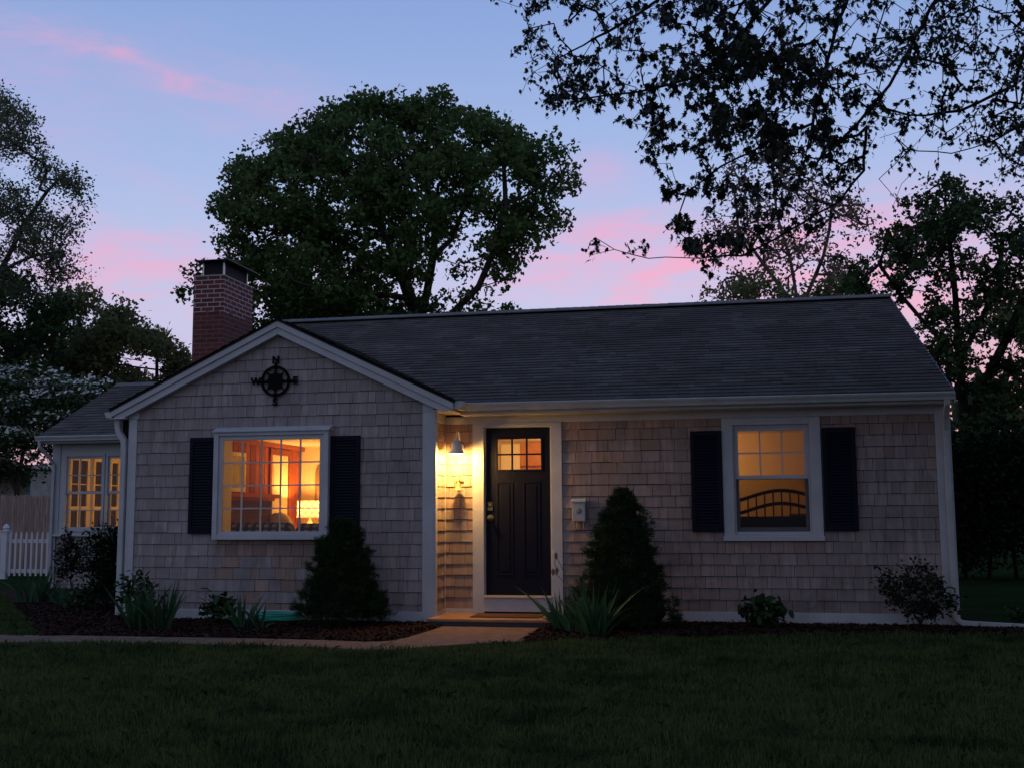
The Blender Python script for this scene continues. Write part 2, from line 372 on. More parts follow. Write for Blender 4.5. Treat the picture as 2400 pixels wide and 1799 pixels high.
for i, bed in enumerate((left_bed, right_bed)):
    mb = MB(); rng = np.random.default_rng(3+i); xs = [p[0] for p in bed]; ys = [p[1] for p in bed]
    step = .10; gx = np.arange(min(xs)-.1, max(xs)+.2, step); gy = np.arange(min(ys)-.1, max(ys)+.2, step)
    GX, GY = np.meshgrid(gx, gy, indexing='ij'); ins = inside(bed, GX.ravel(), GY.ravel()).reshape(GX.shape)
    pad = ins.copy()
    hgt = -.318+.026*ins + rng.uniform(-.004, .006, GX.shape)
    for it in range(2):
        h2 = hgt.copy(); h2[1:-1, 1:-1] = (hgt[1:-1, 1:-1]*2+hgt[:-2, 1:-1]+hgt[2:, 1:-1]+hgt[1:-1, :-2]+hgt[1:-1, 2:])/6; hgt = h2
    V = [(GX[a, b], GY[a, b], hgt[a, b]) for a in range(len(gx)) for b in range(len(gy))]; F = []
    for a in range(len(gx)-1):
        for b in range(len(gy)-1):
            if ins[a, b] or ins[a+1, b] or ins[a, b+1] or ins[a+1, b+1]: F.append((a*len(gy)+b, (a+1)*len(gy)+b, (a+1)*len(gy)+b+1, a*len(gy)+b+1))
    mb.add(V, F); o = mb.build('ground_bed', MULCHG, smooth=True); tag(o, kind='structure')
    # bark chips
    n = 26000 if i == 0 else 15000
    X = rng.uniform(min(xs), max(xs), n*3); Y = rng.uniform(min(ys), min(max(ys), 1.5), n*3); k = inside(bed, X, Y); X, Y = X[k][:n], Y[k][:n]; n = len(X)
    th = rng.uniform(0, 6.28, n); L = rng.uniform(.012, .04, n); Wd = rng.uniform(.004, .012, n); tilt = rng.normal(0, .35, n); tl2 = rng.normal(0, .5, n)
    dx = np.stack([np.cos(th)*L, np.sin(th)*L, tilt*L], 1); dy = np.stack([-np.sin(th)*Wd, np.cos(th)*Wd, tl2*Wd], 1)
    c = np.stack([X, Y, np.full(n, -.287)+rng.uniform(-.005, .010, n)], 1)
    o = np_mesh('bark_mulch', np.stack([c-dx-dy, c+dx-dy, c+dx*.7+dy, c-dx*.8+dy], 1), 4, MULCHM)
    tag(o, 'dark brown bark mulch chips covering the planting bed ' + ('on the gable side of the path' if i == 0 else 'right of the front step'), 'mulch', kind='stuff')
# grass blades
GRASS = mat('grass_blades', (.050, .092, .028), .7, spec=.1, island=.5, hue=(.085, .122, .04), transl=.3, noise=(.10, .135, .045), nscale=6., blot=((.026, .055, .020), 1.9, .47, 6.))
def grass(region, n, seed, name, label, near=True, hmin=.035, hmax=.085):
    rng = np.random.default_rng(seed); xs = [p[0] for p in region]; ys = [p[1] for p in region]
    X = rng.uniform(min(xs), max(xs), n*4); Y = rng.uniform(min(ys), max(ys), n*4)
    dist = np.hypot(X-CAM[0], Y-CAM[1]); keep = inside(region, X, Y)
    if near: keep &= rng.uniform(0, 1, len(X)) < np.clip((7./np.maximum(dist, 5.))**1.1, .15, 1.)
    X, Y, dist = X[keep][:n], Y[keep][:n], dist[keep][:n]; n = len(X)
    ang = rng.uniform(0, 6.28, n); patch = .5+.55*np.sin(X*2.1+1.3*np.sin(Y*1.7))*np.sin(Y*3.3+.8*np.sin(X*2.3))+.35*np.sin(X*5.1+Y*7.3)*np.sin(X*3.3-Y*9.1)
    H = rng.uniform(hmin, hmax, n)*(.70+.6*patch); W_ = rng.uniform(.0022, .0045, n)*(dist/7.)**.6
    lean = rng.normal(0, .55, n); la = rng.uniform(0, 1.6, n)+2.2*np.sin(X*1.9+2*np.sin(Y*2.2))+1.3*np.sin(Y*3.7)
    sx, sy = np.cos(ang)*W_, np.sin(ang)*W_; lx, ly = np.cos(la)*lean*H, np.sin(la)*lean*H
    z0 = np.full(n, -.325); b0 = np.stack([X-sx, Y-sy, z0], 1); b1 = np.stack([X+sx, Y+sy, z0], 1)
    m0 = np.stack([X-sx*.8+lx*.35, Y-sy*.8+ly*.35, z0+H*.6], 1); m1 = np.stack([X+sx*.8+lx*.35, Y+sy*.8+ly*.35, z0+H*.6], 1)
    t = np.stack([X+lx, Y+ly, z0+H*(1-.25*np.abs(lean))], 1)
    V = np.stack([b0, b1, m1, t, m0], 1); o = np_mesh(name, V, 5, GRASS); tag(o, label, 'grass', kind='stuff'); return o
grass(lawn_region, 230000, 11, 'grass', 'mown green lawn in front of the concrete path')
grass([P2(*p) for p in ((98, 1490), (-420, 1483), (-420, 1390), (10, 1392), (60, 1450))], 20000, 12, 'grass', 'dark lawn beyond the path beside the picket fence', False)

# ================================================================== the house
D = -.474
house = empty('shingled_cottage', (0, 4.4, -.3), 'single storey grey cedar shingled cottage with front gable and lit windows', 'house')
ZG = 2.305; EX0, EX1, EZ = -4.745, -.25, 2.306; PKX, PKZ = -2.51, 3.375; SL = (PKZ-EZ)/(PKX-EX0)
YR, ZR = 4.416, 4.262; YE, ZE = -.30, 2.318; MS = (ZR-ZE)/(YR-YE)
HL, HR = -4.70, 5.407        # main body left / right walls
pw = (-3.27, -1.95, .77, 1.95)        # picture window opening
dr = (-.02, .833, -.03, 2.05)         # door opening
bw = (3.0, 3.87, .72, 2.0)            # bedroom window opening
rng = random.Random(5)
# gable wall
mb = MB(); holed(mb, -4.54, -.515, -.30, 2.25, D+.002, D+.10, [pw])
mb.prism([(-4.54, 2.25), (-.515, 2.25), (-.55, 2.33), (PKX, PKZ-.08), (-4.47, 2.33)], D+.002, D+.10)
gl = mb.build('wall', BACK, house); gl['label'] = 'gabled front wall of weathered cedar shingles'
lim = lambda z: ((PKX-(PKZ-.10-z)/SL), (PKX+(PKZ-.10-z)/SL))
e_ = .1425
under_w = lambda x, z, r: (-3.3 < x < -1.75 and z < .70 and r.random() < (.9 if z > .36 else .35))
mb = MB(); z_start = 2.915-e_*21-.008
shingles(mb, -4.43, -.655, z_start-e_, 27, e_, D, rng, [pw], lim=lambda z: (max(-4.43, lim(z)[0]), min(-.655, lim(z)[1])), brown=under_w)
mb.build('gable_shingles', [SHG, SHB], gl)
# main wall
em = .1348
mb = MB(); holed(mb, -.50, HR-.05, -.30, 2.22, .004, .10, [dr, bw])
ml = mb.build('wall', BACK, house); ml['label'] = 'long front wall of weathered cedar shingles right of the gable'
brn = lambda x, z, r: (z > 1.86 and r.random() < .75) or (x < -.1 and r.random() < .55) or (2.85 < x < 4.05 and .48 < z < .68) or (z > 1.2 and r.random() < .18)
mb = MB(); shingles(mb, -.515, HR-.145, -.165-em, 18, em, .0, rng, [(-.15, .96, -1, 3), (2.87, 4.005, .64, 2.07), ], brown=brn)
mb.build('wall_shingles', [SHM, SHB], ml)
# return wall between them
mb = MB(); mb.box(-.62, -.515, D+.12, .0, -.30, 2.25); rw = mb.build('wall', BACK, house)
rw['label'] = 'short shingled return wall beside the door lit by the lamp'
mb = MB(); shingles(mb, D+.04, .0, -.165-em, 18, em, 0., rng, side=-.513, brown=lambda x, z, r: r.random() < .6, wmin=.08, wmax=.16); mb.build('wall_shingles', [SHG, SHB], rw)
# left side wall, right end wall, back
mb = MB(); mb.box(HL, HL+.12, -.38, 8.9, -.30, 2.3); mb.prismx([(-.2, 2.3), (8.9, 2.3), (YR, ZR-.1)], HL, HL+.12); mb.box(HR-.12, HR, .0, 8.8, -.30, 2.3)
mb.prismx([(0., 2.3), (8.8, 2.3), (YR, ZR-.1)], HR-.12, HR); mb.box(HL, HR, 8.8, 8.9, -.3, 2.3)
ew = mb.build('wall', BACK, house); ew['label'] = 'side and rear walls of the cottage'
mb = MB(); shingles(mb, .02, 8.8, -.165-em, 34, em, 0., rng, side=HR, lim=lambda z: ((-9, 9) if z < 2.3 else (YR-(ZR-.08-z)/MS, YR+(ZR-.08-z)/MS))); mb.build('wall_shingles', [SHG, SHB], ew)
# trim boards
def part(name, mb, mt=WHITE, parent=house, bevel=.004, smooth=False, label=None):
    o = mb.build(name, mt, parent, bevel=bevel, smooth=smooth)
    if label: o['label'] = label
    return o
part('corner_board', MB().box(-4.546, -4.43, D-.02, D+.10, -.30, 2.205)); part('corner_board', MB().box(-.655, -.512, D-.021, D+.0, -.30, 2.205).box(-.512, -.490, D-.021, D+.062, -.30, 2.205))
part('corner_board', MB().box(5.262, 5.408, -.022, .0, -.30, 2.17).box(5.4085, 5.43, -.022, .12, -.30, 2.17))
part('corner_board', MB().box(-.513, -.497, -.018, -.002, -.165, 2.08))     # inner corner bead
part('base_board', MB().box(-4.43, -.655, D-.018, D+.0, -.32, -.167)); part('base_board', MB().box(.958, 5.262, -.018, .0, -.32, -.165)); part('base_board', MB().box(-.498, -.152, -.017, .0, -.30, -.165).box(-.513, -.499, D+.062, -.0, -.30, -.165))
part('frieze_board', MB().box(-.498, 5.262, -.020, .002, 2.085, 2.172).box(5.2625, 5.40, -.0215, .002, 2.172, 2.178)); part('frieze_board', MB().box(-.513, -.498, D+.062, -.0, 2.085, 2.20))
part('soffit', MB().box(-.25, 5.419, -.262, .0, 2.172, 2.19)); part('soffit', MB().box(-.50, -.245, D-.11, .0, 2.200, 2.212)); part('soffit', MB().box(-4.74, -4.546, D-.11, 4.6, 2.200, 2.212))
part('fascia', MB().box(-.24, 5.419, -.285, -.2625, 2.175, 2.30))
# rake of the gable: two stepped boards on each side, meeting plumb at the peak
YF = D-.12
def rake(sgn, o0, o1, y0, y1, xe, mb, cut):
    lx = lambda z_off: None
    xe2 = xe
    z_at = lambda x, off: PKZ-off-SL*abs(x-PKX)
    zt, zb = z_at(xe2, o0), z_at(xe2, o1)
    pts = [(PKX, PKZ-o0), (xe2, zt), (xe2, zb), (PKX, PKZ-o1)]
    if cut: pts = [(PKX, PKZ-o0), (xe2, zt), (xe2, 2.208), (PKX+sgn*(PKZ-o1-2.208)/SL, 2.208), (PKX, PKZ-o1)]
    if sgn < 0: pts = pts[::-1]
    mb.prism(pts, y0, y1)
for sgn, xe, xw in ((-1, EX0, -4.546), (1, EX1, -.512)):
    mb = MB(); rake(sgn, .002, .082, YF, D+.0, xe, mb, False); part('rake_board', mb)
    mb = MB(); rake(sgn, .081, .172, YF+.022, D+.002, xe-sgn*.03, mb, True); part('rake_frieze', mb)
    pts = [(xe-sgn*.03, 2.208), (xw-sgn*.118, 2.208), (xw-sgn*.118, 2.285)]
    mb = MB(); mb.box(min(xw, xw-sgn*.143), max(xw, xw-sgn*.143), YF+.096, D+.003, 2.2055, 2.30); part('eave_return', mb)
# roofs -------------------------------------------------------------
def roof_courses(mb, o, ux, up, n, width, length, rng, exp=.14, xl=None):
    """o lower left corner, ux along the eave, up up the slope, n normal (unit vectors)"""
    o, ux, up, n = map(np.array, (o, ux, up, n)); rows = int(length/exp)+1
    for r in range(rows):
        s0 = r*exp; s1 = min(s0+exp*1.06, length)
        x = -rng.uniform(0, .3)
        while x < width:
            wd = rng.choice((.12, .16, .2, .28, .33)); a, b = max(x, 0), min(x+wd, width); x += wd
            if b-a < .01: continue
            th = rng.uniform(.012, .019)
            P = lambda u, s, h: o+ux*u+up*s+n*h
            a2, b2 = a+.0012, b-.0012
            mb.add([P(a2, s0, th), P(b2, s0, th), P(b2, s1, .003), P(a2, s1, .003), P(a2, s0, 0), P(b2, s0, 0)], [(0, 1, 2, 3), (0, 4, 5, 1)])
rr = random.Random(9)
def roof_pair(name_parent, x0, x1, ye, ze, yr, zr, yb, label=None):
    l = math.hypot(yr-ye, zr-ze); up = ((0), (yr-ye)/l, (zr-ze)/l); n = (0, -up[2], up[1])
    mb = MB(); k = ((yr-ye), (zr-ze))
    sl = k[1]/k[0]
    mb.prismx([(ye, ze-.035), (ye, ze-.004), (yr, zr-.004), (yb, zr-.004-sl*(yb-yr)), (yb, zr-.035-sl*(yb-yr)), (yr, zr-.05)][::-1], x0, x1)
    o = mb.build('roof', BACK, name_parent)
    mb = MB(); roof_courses(mb, (x0-.01, ye-.025*up[1], ze-.025*up[2]), (1, 0, 0), up, n, x1-x0+.02, l+.02, rr)
    up2 = (0, -(yr-ye)/l, (zr-ze)/l); n2 = (0, up2[2], -up2[1]); n2 = (0, (zr-ze)/l, (yr-ye)/l)
    roof_courses(mb, (x0-.01, yb+.02, zr-sl*(yb-yr)-.01), (1, 0, 0), (0, -(yr-ye)/l, (zr-ze)/l), n2, x1-x0+.02, (yb-yr)/(yr-ye)*l, rr)
    mb.build('roof_shingles', ROOFM, o); return o
mroof = roof_pair(house, HL-.06, 5.43, YE, ZE, YR, ZR, 9.1); mroof['label'] = 'long dark asphalt shingle roof with ridge along the house'
mb = MB(); x = HL-.05
mbv = MB().prismx([(YR-.13, ZR-.030), (YR-.13, ZR-.010), (YR, ZR+.045), (YR+.13, ZR-.010), (YR+.13, ZR-.03)][::-1], HL-.04, 5.425); mbv.build('ridge_vent', BLACK, mroof)
while x < 5.43:
    x2 = min(x+.14, 5.44); h = .052+rr.uniform(0, .004)
    mb.add([(x, YR-.16, ZR-.006), (x2, YR-.16, ZR-.006), (x2, YR, ZR+h+.006), (x, YR, ZR+h+.010), (x2, YR+.16, ZR-.006), (x, YR+.16, ZR-.006), (x, YR-.16, ZR-.018), (x2, YR-.16, ZR-.018)], [(0, 1, 2, 3), (3, 2, 4, 5), (6, 7, 1, 0)]); x = x2+.001
mb.build('ridge_cap', RIDGE, mroof)
# gable roof running back into the main roof
gr = MB(); gr.prism([(EX0-.01, EZ-.01), (PKX, PKZ-.004), (EX1+.01, EZ-.01), (EX1+.01, EZ+.012), (PKX, PKZ+.018), (EX0-.01, EZ+.012)][::-1], YF-.012, 2.35)
gro = gr.build('roof', BACK, house); gro['label'] = 'front gable roof running back into the long roof'
l = math.hypot(PKX-EX0, PKZ-EZ); mb = MB(); c_, s_ = (PKX-EX0)/l, (PKZ-EZ)/l
roof_courses(mb, (EX0-.02, 2.30, EZ+.010), (0, -1, 0), (c_, 0, s_), (-s_, 0, c_), 2.30-YF+.03, l+.03, rr)
roof_courses(mb, (EX1+.02, YF-.03, EZ+.010), (0, 1, 0), (-c_, 0, s_), (s_, 0, c_), 2.30-YF+.03, l+.03, rr)
mb.build('roof_shingles', ROOFM, gro)
mb = MB(); mb.prismx([(YE, ZE-.02), (YE, ZE+.012), (YR, ZR+.012), (YR, ZR-.02)][::-1], 5.42, 5.436); part('drip_edge', mb, mat('dark_drip_edge', (.10, .10, .11), .6), house, 0)
part('rake_board', MB().prismx([(YE, ZE-.14), (YE, ZE-.022), (YR, ZR-.022), (YR, ZR-.15)][::-1], 5.4315, 5.45))
# gutters
def gutter(x0, x1, yb, zt, parent, zt1=None):
    prof = [(yb, zt-.005), (yb-.105, zt), (yb-.112, zt-.010), (yb-.104, zt-.030), (yb-.085, zt-.055), (yb-.075, zt-.088), (yb, zt-.088)]
    d1 = (zt1 if zt1 is not None else zt)-zt
    n = len(prof); v = [(x0, y, z) for y, z in prof]+[(x1, y, z+d1) for y, z in prof]
    mb = MB().add(v, [tuple(range(n)), tuple(range(2*n-1, n-1, -1))]+[(i, i+n, (i+1) % n+n, (i+1) % n) for i in range(n)])
    return part('gutter', mb, WHITE2, parent, .003)
gutter(-.15, 5.428, -.2855, 2.308, house, 2.296)
mb = MB(); prof = [(0, 2.315), (.105, 2.312), (.112, 2.30), (.104, 2.27), (.08, 2.24), (.07, 2.222), (0, 2.222)]
mb.prism([(-.243+a, b) for a, b in prof][::-1], YF+.03, -.30); part('gutter', mb, WHITE2, house, .003, label='short stub of gutter at the gable corner')
def pipe(pts, w_, dpt, parent, name='downspout', ribs=True, label=None):
    mb = MB(); mb.tube(pts, w_*.62, n=4, sq=(0, 1, 0)); o = part(name, mb, WHITE2, parent, .008, label=label); return o
pipe([(5.352, -.335, 2.235), (5.352, -.325, 2.17), (5.36, -.16, 2.03), (5.365, -.075, 1.90), (5.367, -.062, 1.80), (5.372, -.062, -.16), (5.385, -.065, -.215), (5.44, -.07, -.252), (5.52, -.075, -.258), (6.28, -.14, -.285)], .068, .05, house, label='downspout at the far right corner running out over the mulch')
pipe([(-4.70, D-.01, 2.22), (-4.70, D-.01, 2.10), (-4.68, D-.01, 2.03), (-4.61, D-.01, 1.93), (-4.602, D-.01, 1.82), (-4.602, D-.01, -.25)], .082, .05, house, label='downspout at the left corner of the gable')
mb = MB(); prof = [(0, 2.29), (-.10, 2.29), (-.105, 2.27), (-.08, 2.22), (0, 2.205)]; mb.prism([(-4.748+a, b) for a, b in prof], YF+.03, 3.9); part('gutter', mb, WHITE2, house, .003)
# chimney -------------------------------------------------------------
CX0, CX1, CY0, CY1, CZ = -5.285, -4.775, 2.50, 3.56, 4.705
ch = MB().box(CX0, CX1, CY0, CY1, -.3, CZ).build('chimney', BRICK, house); ch['label'] = 'red brick chimney with pale repointed top courses'
part('chimney_crown', MB().box(CX0-.008, CX1+.008, CY0-.008, CY1+.008, CZ, CZ+.022), mat('mortar_wash', (.42, .38, .38), .9), ch)
for x in (CX0+.11, CX1-.05):
    for y in (CY0+.10, CY1-.14): part('chimney_cap_post', MB().box(x-.012, x+.012, y-.012, y+.012, CZ+.02, CZ+.245), mat('galvanised_steel', (.6, .62, .64), .35, metal=.8), ch, 0)
part('chimney_cap_screen', MB().box(CX0+.115, CX1-.055, CY0+.105, CY1-.145, CZ+.022, CZ+.24), mat('dark_mesh_screen', (.018, .020, .024), .8), ch, 0)
part('chimney_cap_lid', MB().box(CX0+.02, CX1+.08, CY0-.04, CY1-.0, CZ+.245, CZ+.262).prism([(CX0+.02, CZ+.2625), (CX1+.08, CZ+.2625), (CX1-.14, CZ+.285), (CX0+.24, CZ+.285)], CY0+.2, CY1-.2), mat('dark_cap_metal', (.03, .035, .045), .4, metal=.6), ch, .002)
mb = MB()
for k in range(8):
    y = CY0+.02+k*.13; zz = ZE+MS*(y-YE); mb.box(CX1+.001, CX1+.006, y, y+.135, zz-.02, zz+.10)
part('chimney_flashing', mb, mat('lead_flashing', (.45, .45, .47), .5), ch, 0)

# windows -------------------------------------------------------------
def sash(name, parent, x0, x1, z0, z1, y, fw, cols, rows, mw=.018, pane=True, fwb=None):
    mb = MB(); fwb = fwb or fw
    mb.box(x0, x0+fw, y, y+.035, z0, z1).box(x1-fw, x1, y, y+.035, z0, z1).box(x0+fw, x1-fw, y, y+.035, z1-fw, z1).box(x0+fw, x1-fw, y, y+.035, z0, z0+fwb)
    o = part(name, mb, WHITE, parent, .003)
    gx0, gx1, g0, g1 = x0+fw, x1-fw, z0+fwb, z1-fw
    if cols > 1 or rows > 1:
        mb = MB()
        for i in range(1, cols): xx = gx0+(gx1-gx0)*i/cols; mb.box(xx-mw/2, xx+mw/2, y+.006, y+.026, g0-.002, g1+.002)
        for j in range(1, rows): zz = g0+(g1-g0)*j/rows; mb.box(gx0-.002, gx1+.002, y+.0085, y+.0235, zz-mw/2, zz+mw/2)
        part('muntin', mb, WHITE, parent, 0)
    if pane: MB().quad((gx0-.004, y+.017, g0-.004), (gx1+.004, y+.017, g0-.004), (gx1+.004, y+.017, g1+.004), (gx0-.004, y+.017, g1+.004)).build('pane', GLASS, parent)
    return o
def casing(mb, x0, x1, z0, z1, wl, wr, wt, wb, y0, y1):
    mb.box(x0, x0+wl, y0, y1, z0, z1).box(x1-wr, x1, y0, y1, z0, z1).box(x0+wl, x1-wr, y0, y1, z1-wt, z1).box(x0+wl, x1-wr, y0, y1, z0, z0+wb)
# picture window: a shallow box standing proud of the gable wall
FY = D-.118
X0, X1, Z0, Z1 = [v for v in (at(501.5, 1012, FY)[0], at(769.8, 1008, FY)[0], at(630, 1263.5, FY)[2], at(630, 1008, FY)[2])]
mb = MB(); casing(mb, X0, X1, Z0, Z1, .063, .063, .055, .062, FY, D+.0)
pwo = part('window', mb, WHITE, house, .004, label='large picture window of twenty panes in a boxed white frame')
mb = MB(); mb.prismx([(FY-.022, Z1-.012), (FY-.022, Z1+.008), (D, Z1+.062), (D, Z1-.012)][::-1], X0-.018, X1+.018); part('window_cap', mb, WHITE, pwo)
a0, a1 = at(522.5, 1100, FY+.03)[0], at(752.8, 1100, FY+.03)[0]; b0, b1 = at(630, 1244, FY+.03)[2], at(630, 1026, FY+.03)[2]
sash('sash_frame', pwo, X0+.063, X1-.063, Z0+.062, Z1-.055, FY+.022, (a0-X0-.063), 5, 4, .017, fwb=b0-Z0-.062)
part('window_liner', MB().box(X0+.03, X0+.062, FY+.06, D+.28, Z0+.05, Z1-.02).box(X1-.062, X1-.03, FY+.06, D+.28, Z0+.05, Z1-.02).box(X0+.062, X1-.062, FY+.06, D+.28, Z1-.05, Z1-.02).box(X0+.062, X1-.062, FY+.06, D+.28, Z0+.03, Z0+.075), INWHITE, pwo, 0)
# bedroom window
mb = MB(); casing(mb, 2.872, 4.000, .705, 2.083, .128, .128, .085, .02, -.024, .01); mb.box(2.865, 4.008, -.045, .01, .648, .7045)
bwo = part('window', mb, WHITE, house, .004, label='white double hung bedroom window, six panes over one')
mb = MB(); casing(mb, 3.0, 3.872, .725, 1.998, .022, .022, .03, .03, .012, .05); part('window_frame', mb, WHITE, bwo, .002)
sash('sash_frame', bwo, 3.022, 3.850, 1.365, 1.968, .022, .038, 3, 2, .016, fwb=.042)
sash('sash_frame', bwo, 3.022, 3.850, .755, 1.400, .060, .038, 1, 1, fwb=.05)
MB().quad((3.022, .020, .755), (3.850, .020, .755), (3.850, .020, 1.363), (3.022, .020, 1.363)).build('insect_screen', SCREEN, bwo)
# shutters
def shutter(x0, x1, z0, z1, y, label):
    mb = MB(); f_ = .048; o_ = MB()
    mb.box(x0, x0+f_, y-.034, y, z0, z1).box(x1-f_, x1, y-.034, y, z0, z1).box(x0+f_, x1-f_, y-.034, y, z1-.06, z1).box(x0+f_, x1-f_, y-.034, y, z0, z0+.075)
    o = part('shutter', mb, NAVY, house, .003, label=label)
    mb = MB(); n = 30; h = (z1-.06-z0-.075)/n
    for k in range(n):
        zz = z0+.075+k*h; mb.add([(x0+f_, y-.030, zz+.004), (x1-f_, y-.030, zz+.004), (x1-f_, y-.010, zz+h*1.25), (x0+f_, y-.010, zz+h*1.25), (x0+f_, y-.023, zz-.002), (x1-f_, y-.023, zz-.002)], [(0, 1, 2, 3), (0, 4, 5, 1)])
    mb.box(x0+f_, x1-f_, y-.007, y-.002, z0+.075, z1-.06); mb.build('louvres', NAVY, o)
shutter(-3.678, X0+.008-.0, .755, 1.948, D-.018, 'navy louvred shutter left of the picture window')
shutter(X1-.003+.0, -1.438, .742, 1.935, D-.018, 'navy louvred shutter right of the picture window')
shutter(2.505, 2.866, .755, 1.938, -.018, 'navy louvred shutter left of the bedroom window')
shutter(4.012, 4.385, .760, 1.948, -.018, 'navy louvred shutter right of the bedroom window')
# front door
mb = MB(); mb.box(-.152, -.012, -.022, .01, -.214, 2.066).box(.825, .960, -.022, .01, -.214, 2.066).box(-.012, .825, -.022, .01, 2.034, 2.0665).box(-.152, .960, -.026, .01, 2.067, 2.084)
mb.box(-.0118, -.0005, -.0, .12, -.03, 2.034).box(.8135, .8245, -.0, .12, -.03, 2.034).box(-.0, .8135, .0, .12, 2.033, 2.045)
dco = part('door_casing', mb, WHITE, house, .003)
part('door_riser', MB().box(-.012, .825, -.019, .01, -.195, -.03), WHITE, house, .002)
part('threshold', MB().box(-.014, .826, -.048, .10, -.0295, -.004), mat('aluminium_threshold', (.75, .66, .5), .3, metal=.6), house, .004)
DY = .048
door = MB(); lx0, lx1, lz0, lz1 = at(1165.5, 1028, DY)[0], at(1268, 1028, DY)[0], at(1215, 1099.5, DY)[2], at(1215, 1027.5, DY)[2]
holed(door, .003, .811, -.002, 2.031, DY, DY+.042, [(lx0, lx1, lz0, lz1)]); door.box(.003, .811, DY+.010, DY+.040, -.002, 1.4)
dro = part('door', door, NAVY, house, 0, label='dark navy front door with six small panes')
mb = MB(); cw = .020
for i in (1, 2): xx = lx0+(lx1-lx0)*i/3; mb.box(xx-cw/2, xx+cw/2, DY+.004, DY+.036, lz0, lz1)
mb.box(lx0, lx1, DY+.006, DY+.034, (lz0+lz1)/2-cw/2, (lz0+lz1)/2+cw/2)
casing(mb, lx0-.022, lx1+.022, lz0-.022, lz1+.022, .025, .025, .025, .025, DY-.008, DY-.0005); part('door_muntin', mb, NAVY, dro, .003)
MB().quad((lx0, DY+.02, lz0), (lx1, DY+.02, lz0), (lx1, DY+.02, lz1), (lx0, DY+.02, lz1)).build('door_pane', GLASS, dro)
for (u0, u1) in ((.135, .345), (.470, .680)):
    mb = MB(); z0, z1 = .235, 1.365
    casing(mb, u0, u1, z0, z1, .018, .018, .018, .018, DY-.007, DY-.0005); mb.prism([(u0+.045, z0+.045), (u1-.045, z0+.045), (u1-.045, z1-.045), (u0+.045, z1-.045)], DY-.006, DY-.0005); part('door_panel', mb, NAVY, dro, .004)
mb = MB().lathe((.052, DY-.001, .975), [(.0, 0), (.040, .0), (.042, .006), (.030, .014), (.0, .016)], 20, 'y').lathe((.052, DY-.014, 1.085), [(0, 0), (.030, .0), (.034, .01), (.026, .02), (0, .022)], 20, 'y')
mb = MB().lathe((.055, DY-.001, 1.085), [(.0, 0), (.034, .0), (.036, .006), (.030, .012), (.022, .020), (.018, .03), (.0, .031)], 20, 'y').box(.025, .085, DY-.008, DY-.001, 1.02, 1.12)
part('deadbolt', mb, BRASS, dro, 0, True)
mb = MB().lathe((.058, DY-.001, .93), [(.0, 0), (.038, .0), (.038, .006), (.020, .012), (.012, .028), (.014, .038), (.028, .046), (.032, .060), (.024, .072), (0, .076)], 20, 'y')
part('door_knob', mb, BRASS, dro, 0, True)

# sunroom at the left, set back -----------------------------------------
SY = 4.6; SX0 = -9.04
sun = house
swin = []
for (pa, pb) in ((160, 236), (257, 333)):
    swin.append((at(pa, 1150, SY)[0], at(pb, 1150, SY)[0], at(200, 1234, SY)[2], at(200, 1074, SY)[2]))
mb = MB(); hs = [(a-.05, b+.05, c-.05, d_+.05) for a, b, c, d_ in swin]
holed(mb, SX0, HL, .66, 2.40, SY, SY+.10, hs); mb.box(SX0, SX0+.1, SY+.1, 9., .66, 2.4); mb.box(SX0, HL, 9, 9.1, -.3, 2.4); mb.prismx([(SY+.1, 2.4), (9., 2.4), (6.81, 3.5)], SX0, SX0+.1)
sw = part('wall', mb, mat('sunroom_clapboard', (.50, .53, .52), .6), house, 0, label='pale painted wall of the set back sunroom')
part('window_sill', MB().box(SX0-.02, HL, SY-.06, SY-.0005, .62, .665), WHITE, sw)
mb = MB(); holed(mb, SX0, HL, -.3, .62, SY+.02, SY+.1, []); mb.build('wall_base', BACK, sw)
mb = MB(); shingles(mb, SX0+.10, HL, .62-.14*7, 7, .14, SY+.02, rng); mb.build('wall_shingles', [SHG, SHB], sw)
part('corner_board', MB().box(SX0-.02, SX0+.10, SY-.02, SY-.0005, -.3, .62).box(SX0-.02, SX0+.14, SY-.02, SY-.001, .666, 2.26), WHITE, sw)
for k, (a, b, c, d_) in enumerate(swin):
    mb = MB(); casing(mb, a-.080, b+.080, c-.08, d_+.09, .045, .045, .05, .05, SY-.028, SY+.02)
    wo = part('window', mb, WHITE, house, .003, label=('left' if k == 0 else 'right') + ' double hung sunroom window, six panes over six')
    mid = (c+d_)/2+.01
    sash('sash_frame', wo, a-.04, b+.04, mid-.03, d_+.04, SY+.0, .04, 3, 2, .018); sash('sash_frame', wo, a-.04, b+.04, c-.04, mid+.02, SY+.036, .04, 3, 2, .018)
sr = roof_pair(house, -9.18, HL+.0, 4.33, 2.392, 6.81, 3.60, 9.25); sr['label'] = 'lower shingled roof of the sunroom'
x = -9.18; mb = MB()
while x < HL-.1:
    x2 = x+.14; mb.add([(x, 6.65, 3.545), (x2, 6.65, 3.545), (x2, 6.81, 3.63), (x, 6.81, 3.632), (x2, 6.97, 3.545), (x, 6.97, 3.545)], [(0, 1, 2, 3), (3, 2, 4, 5)]); x = x2+.002
mb.build('ridge_cap', RIDGE, sr)
part('soffit', MB().box(-9.16, HL-.06, 4.35, SY-.001, 2.262, 2.28)); part('fascia', MB().box(-9.16, HL-.06, 4.325, 4.349, 2.262, 2.385)); gutter(-9.19, HL-.06, 4.324, 2.388, house)
part('rake_board', MB().prismx([(4.33, 2.27), (4.33, 2.37), (6.81, 3.57), (6.81, 3.44)][::-1], -9.2, -9.181))
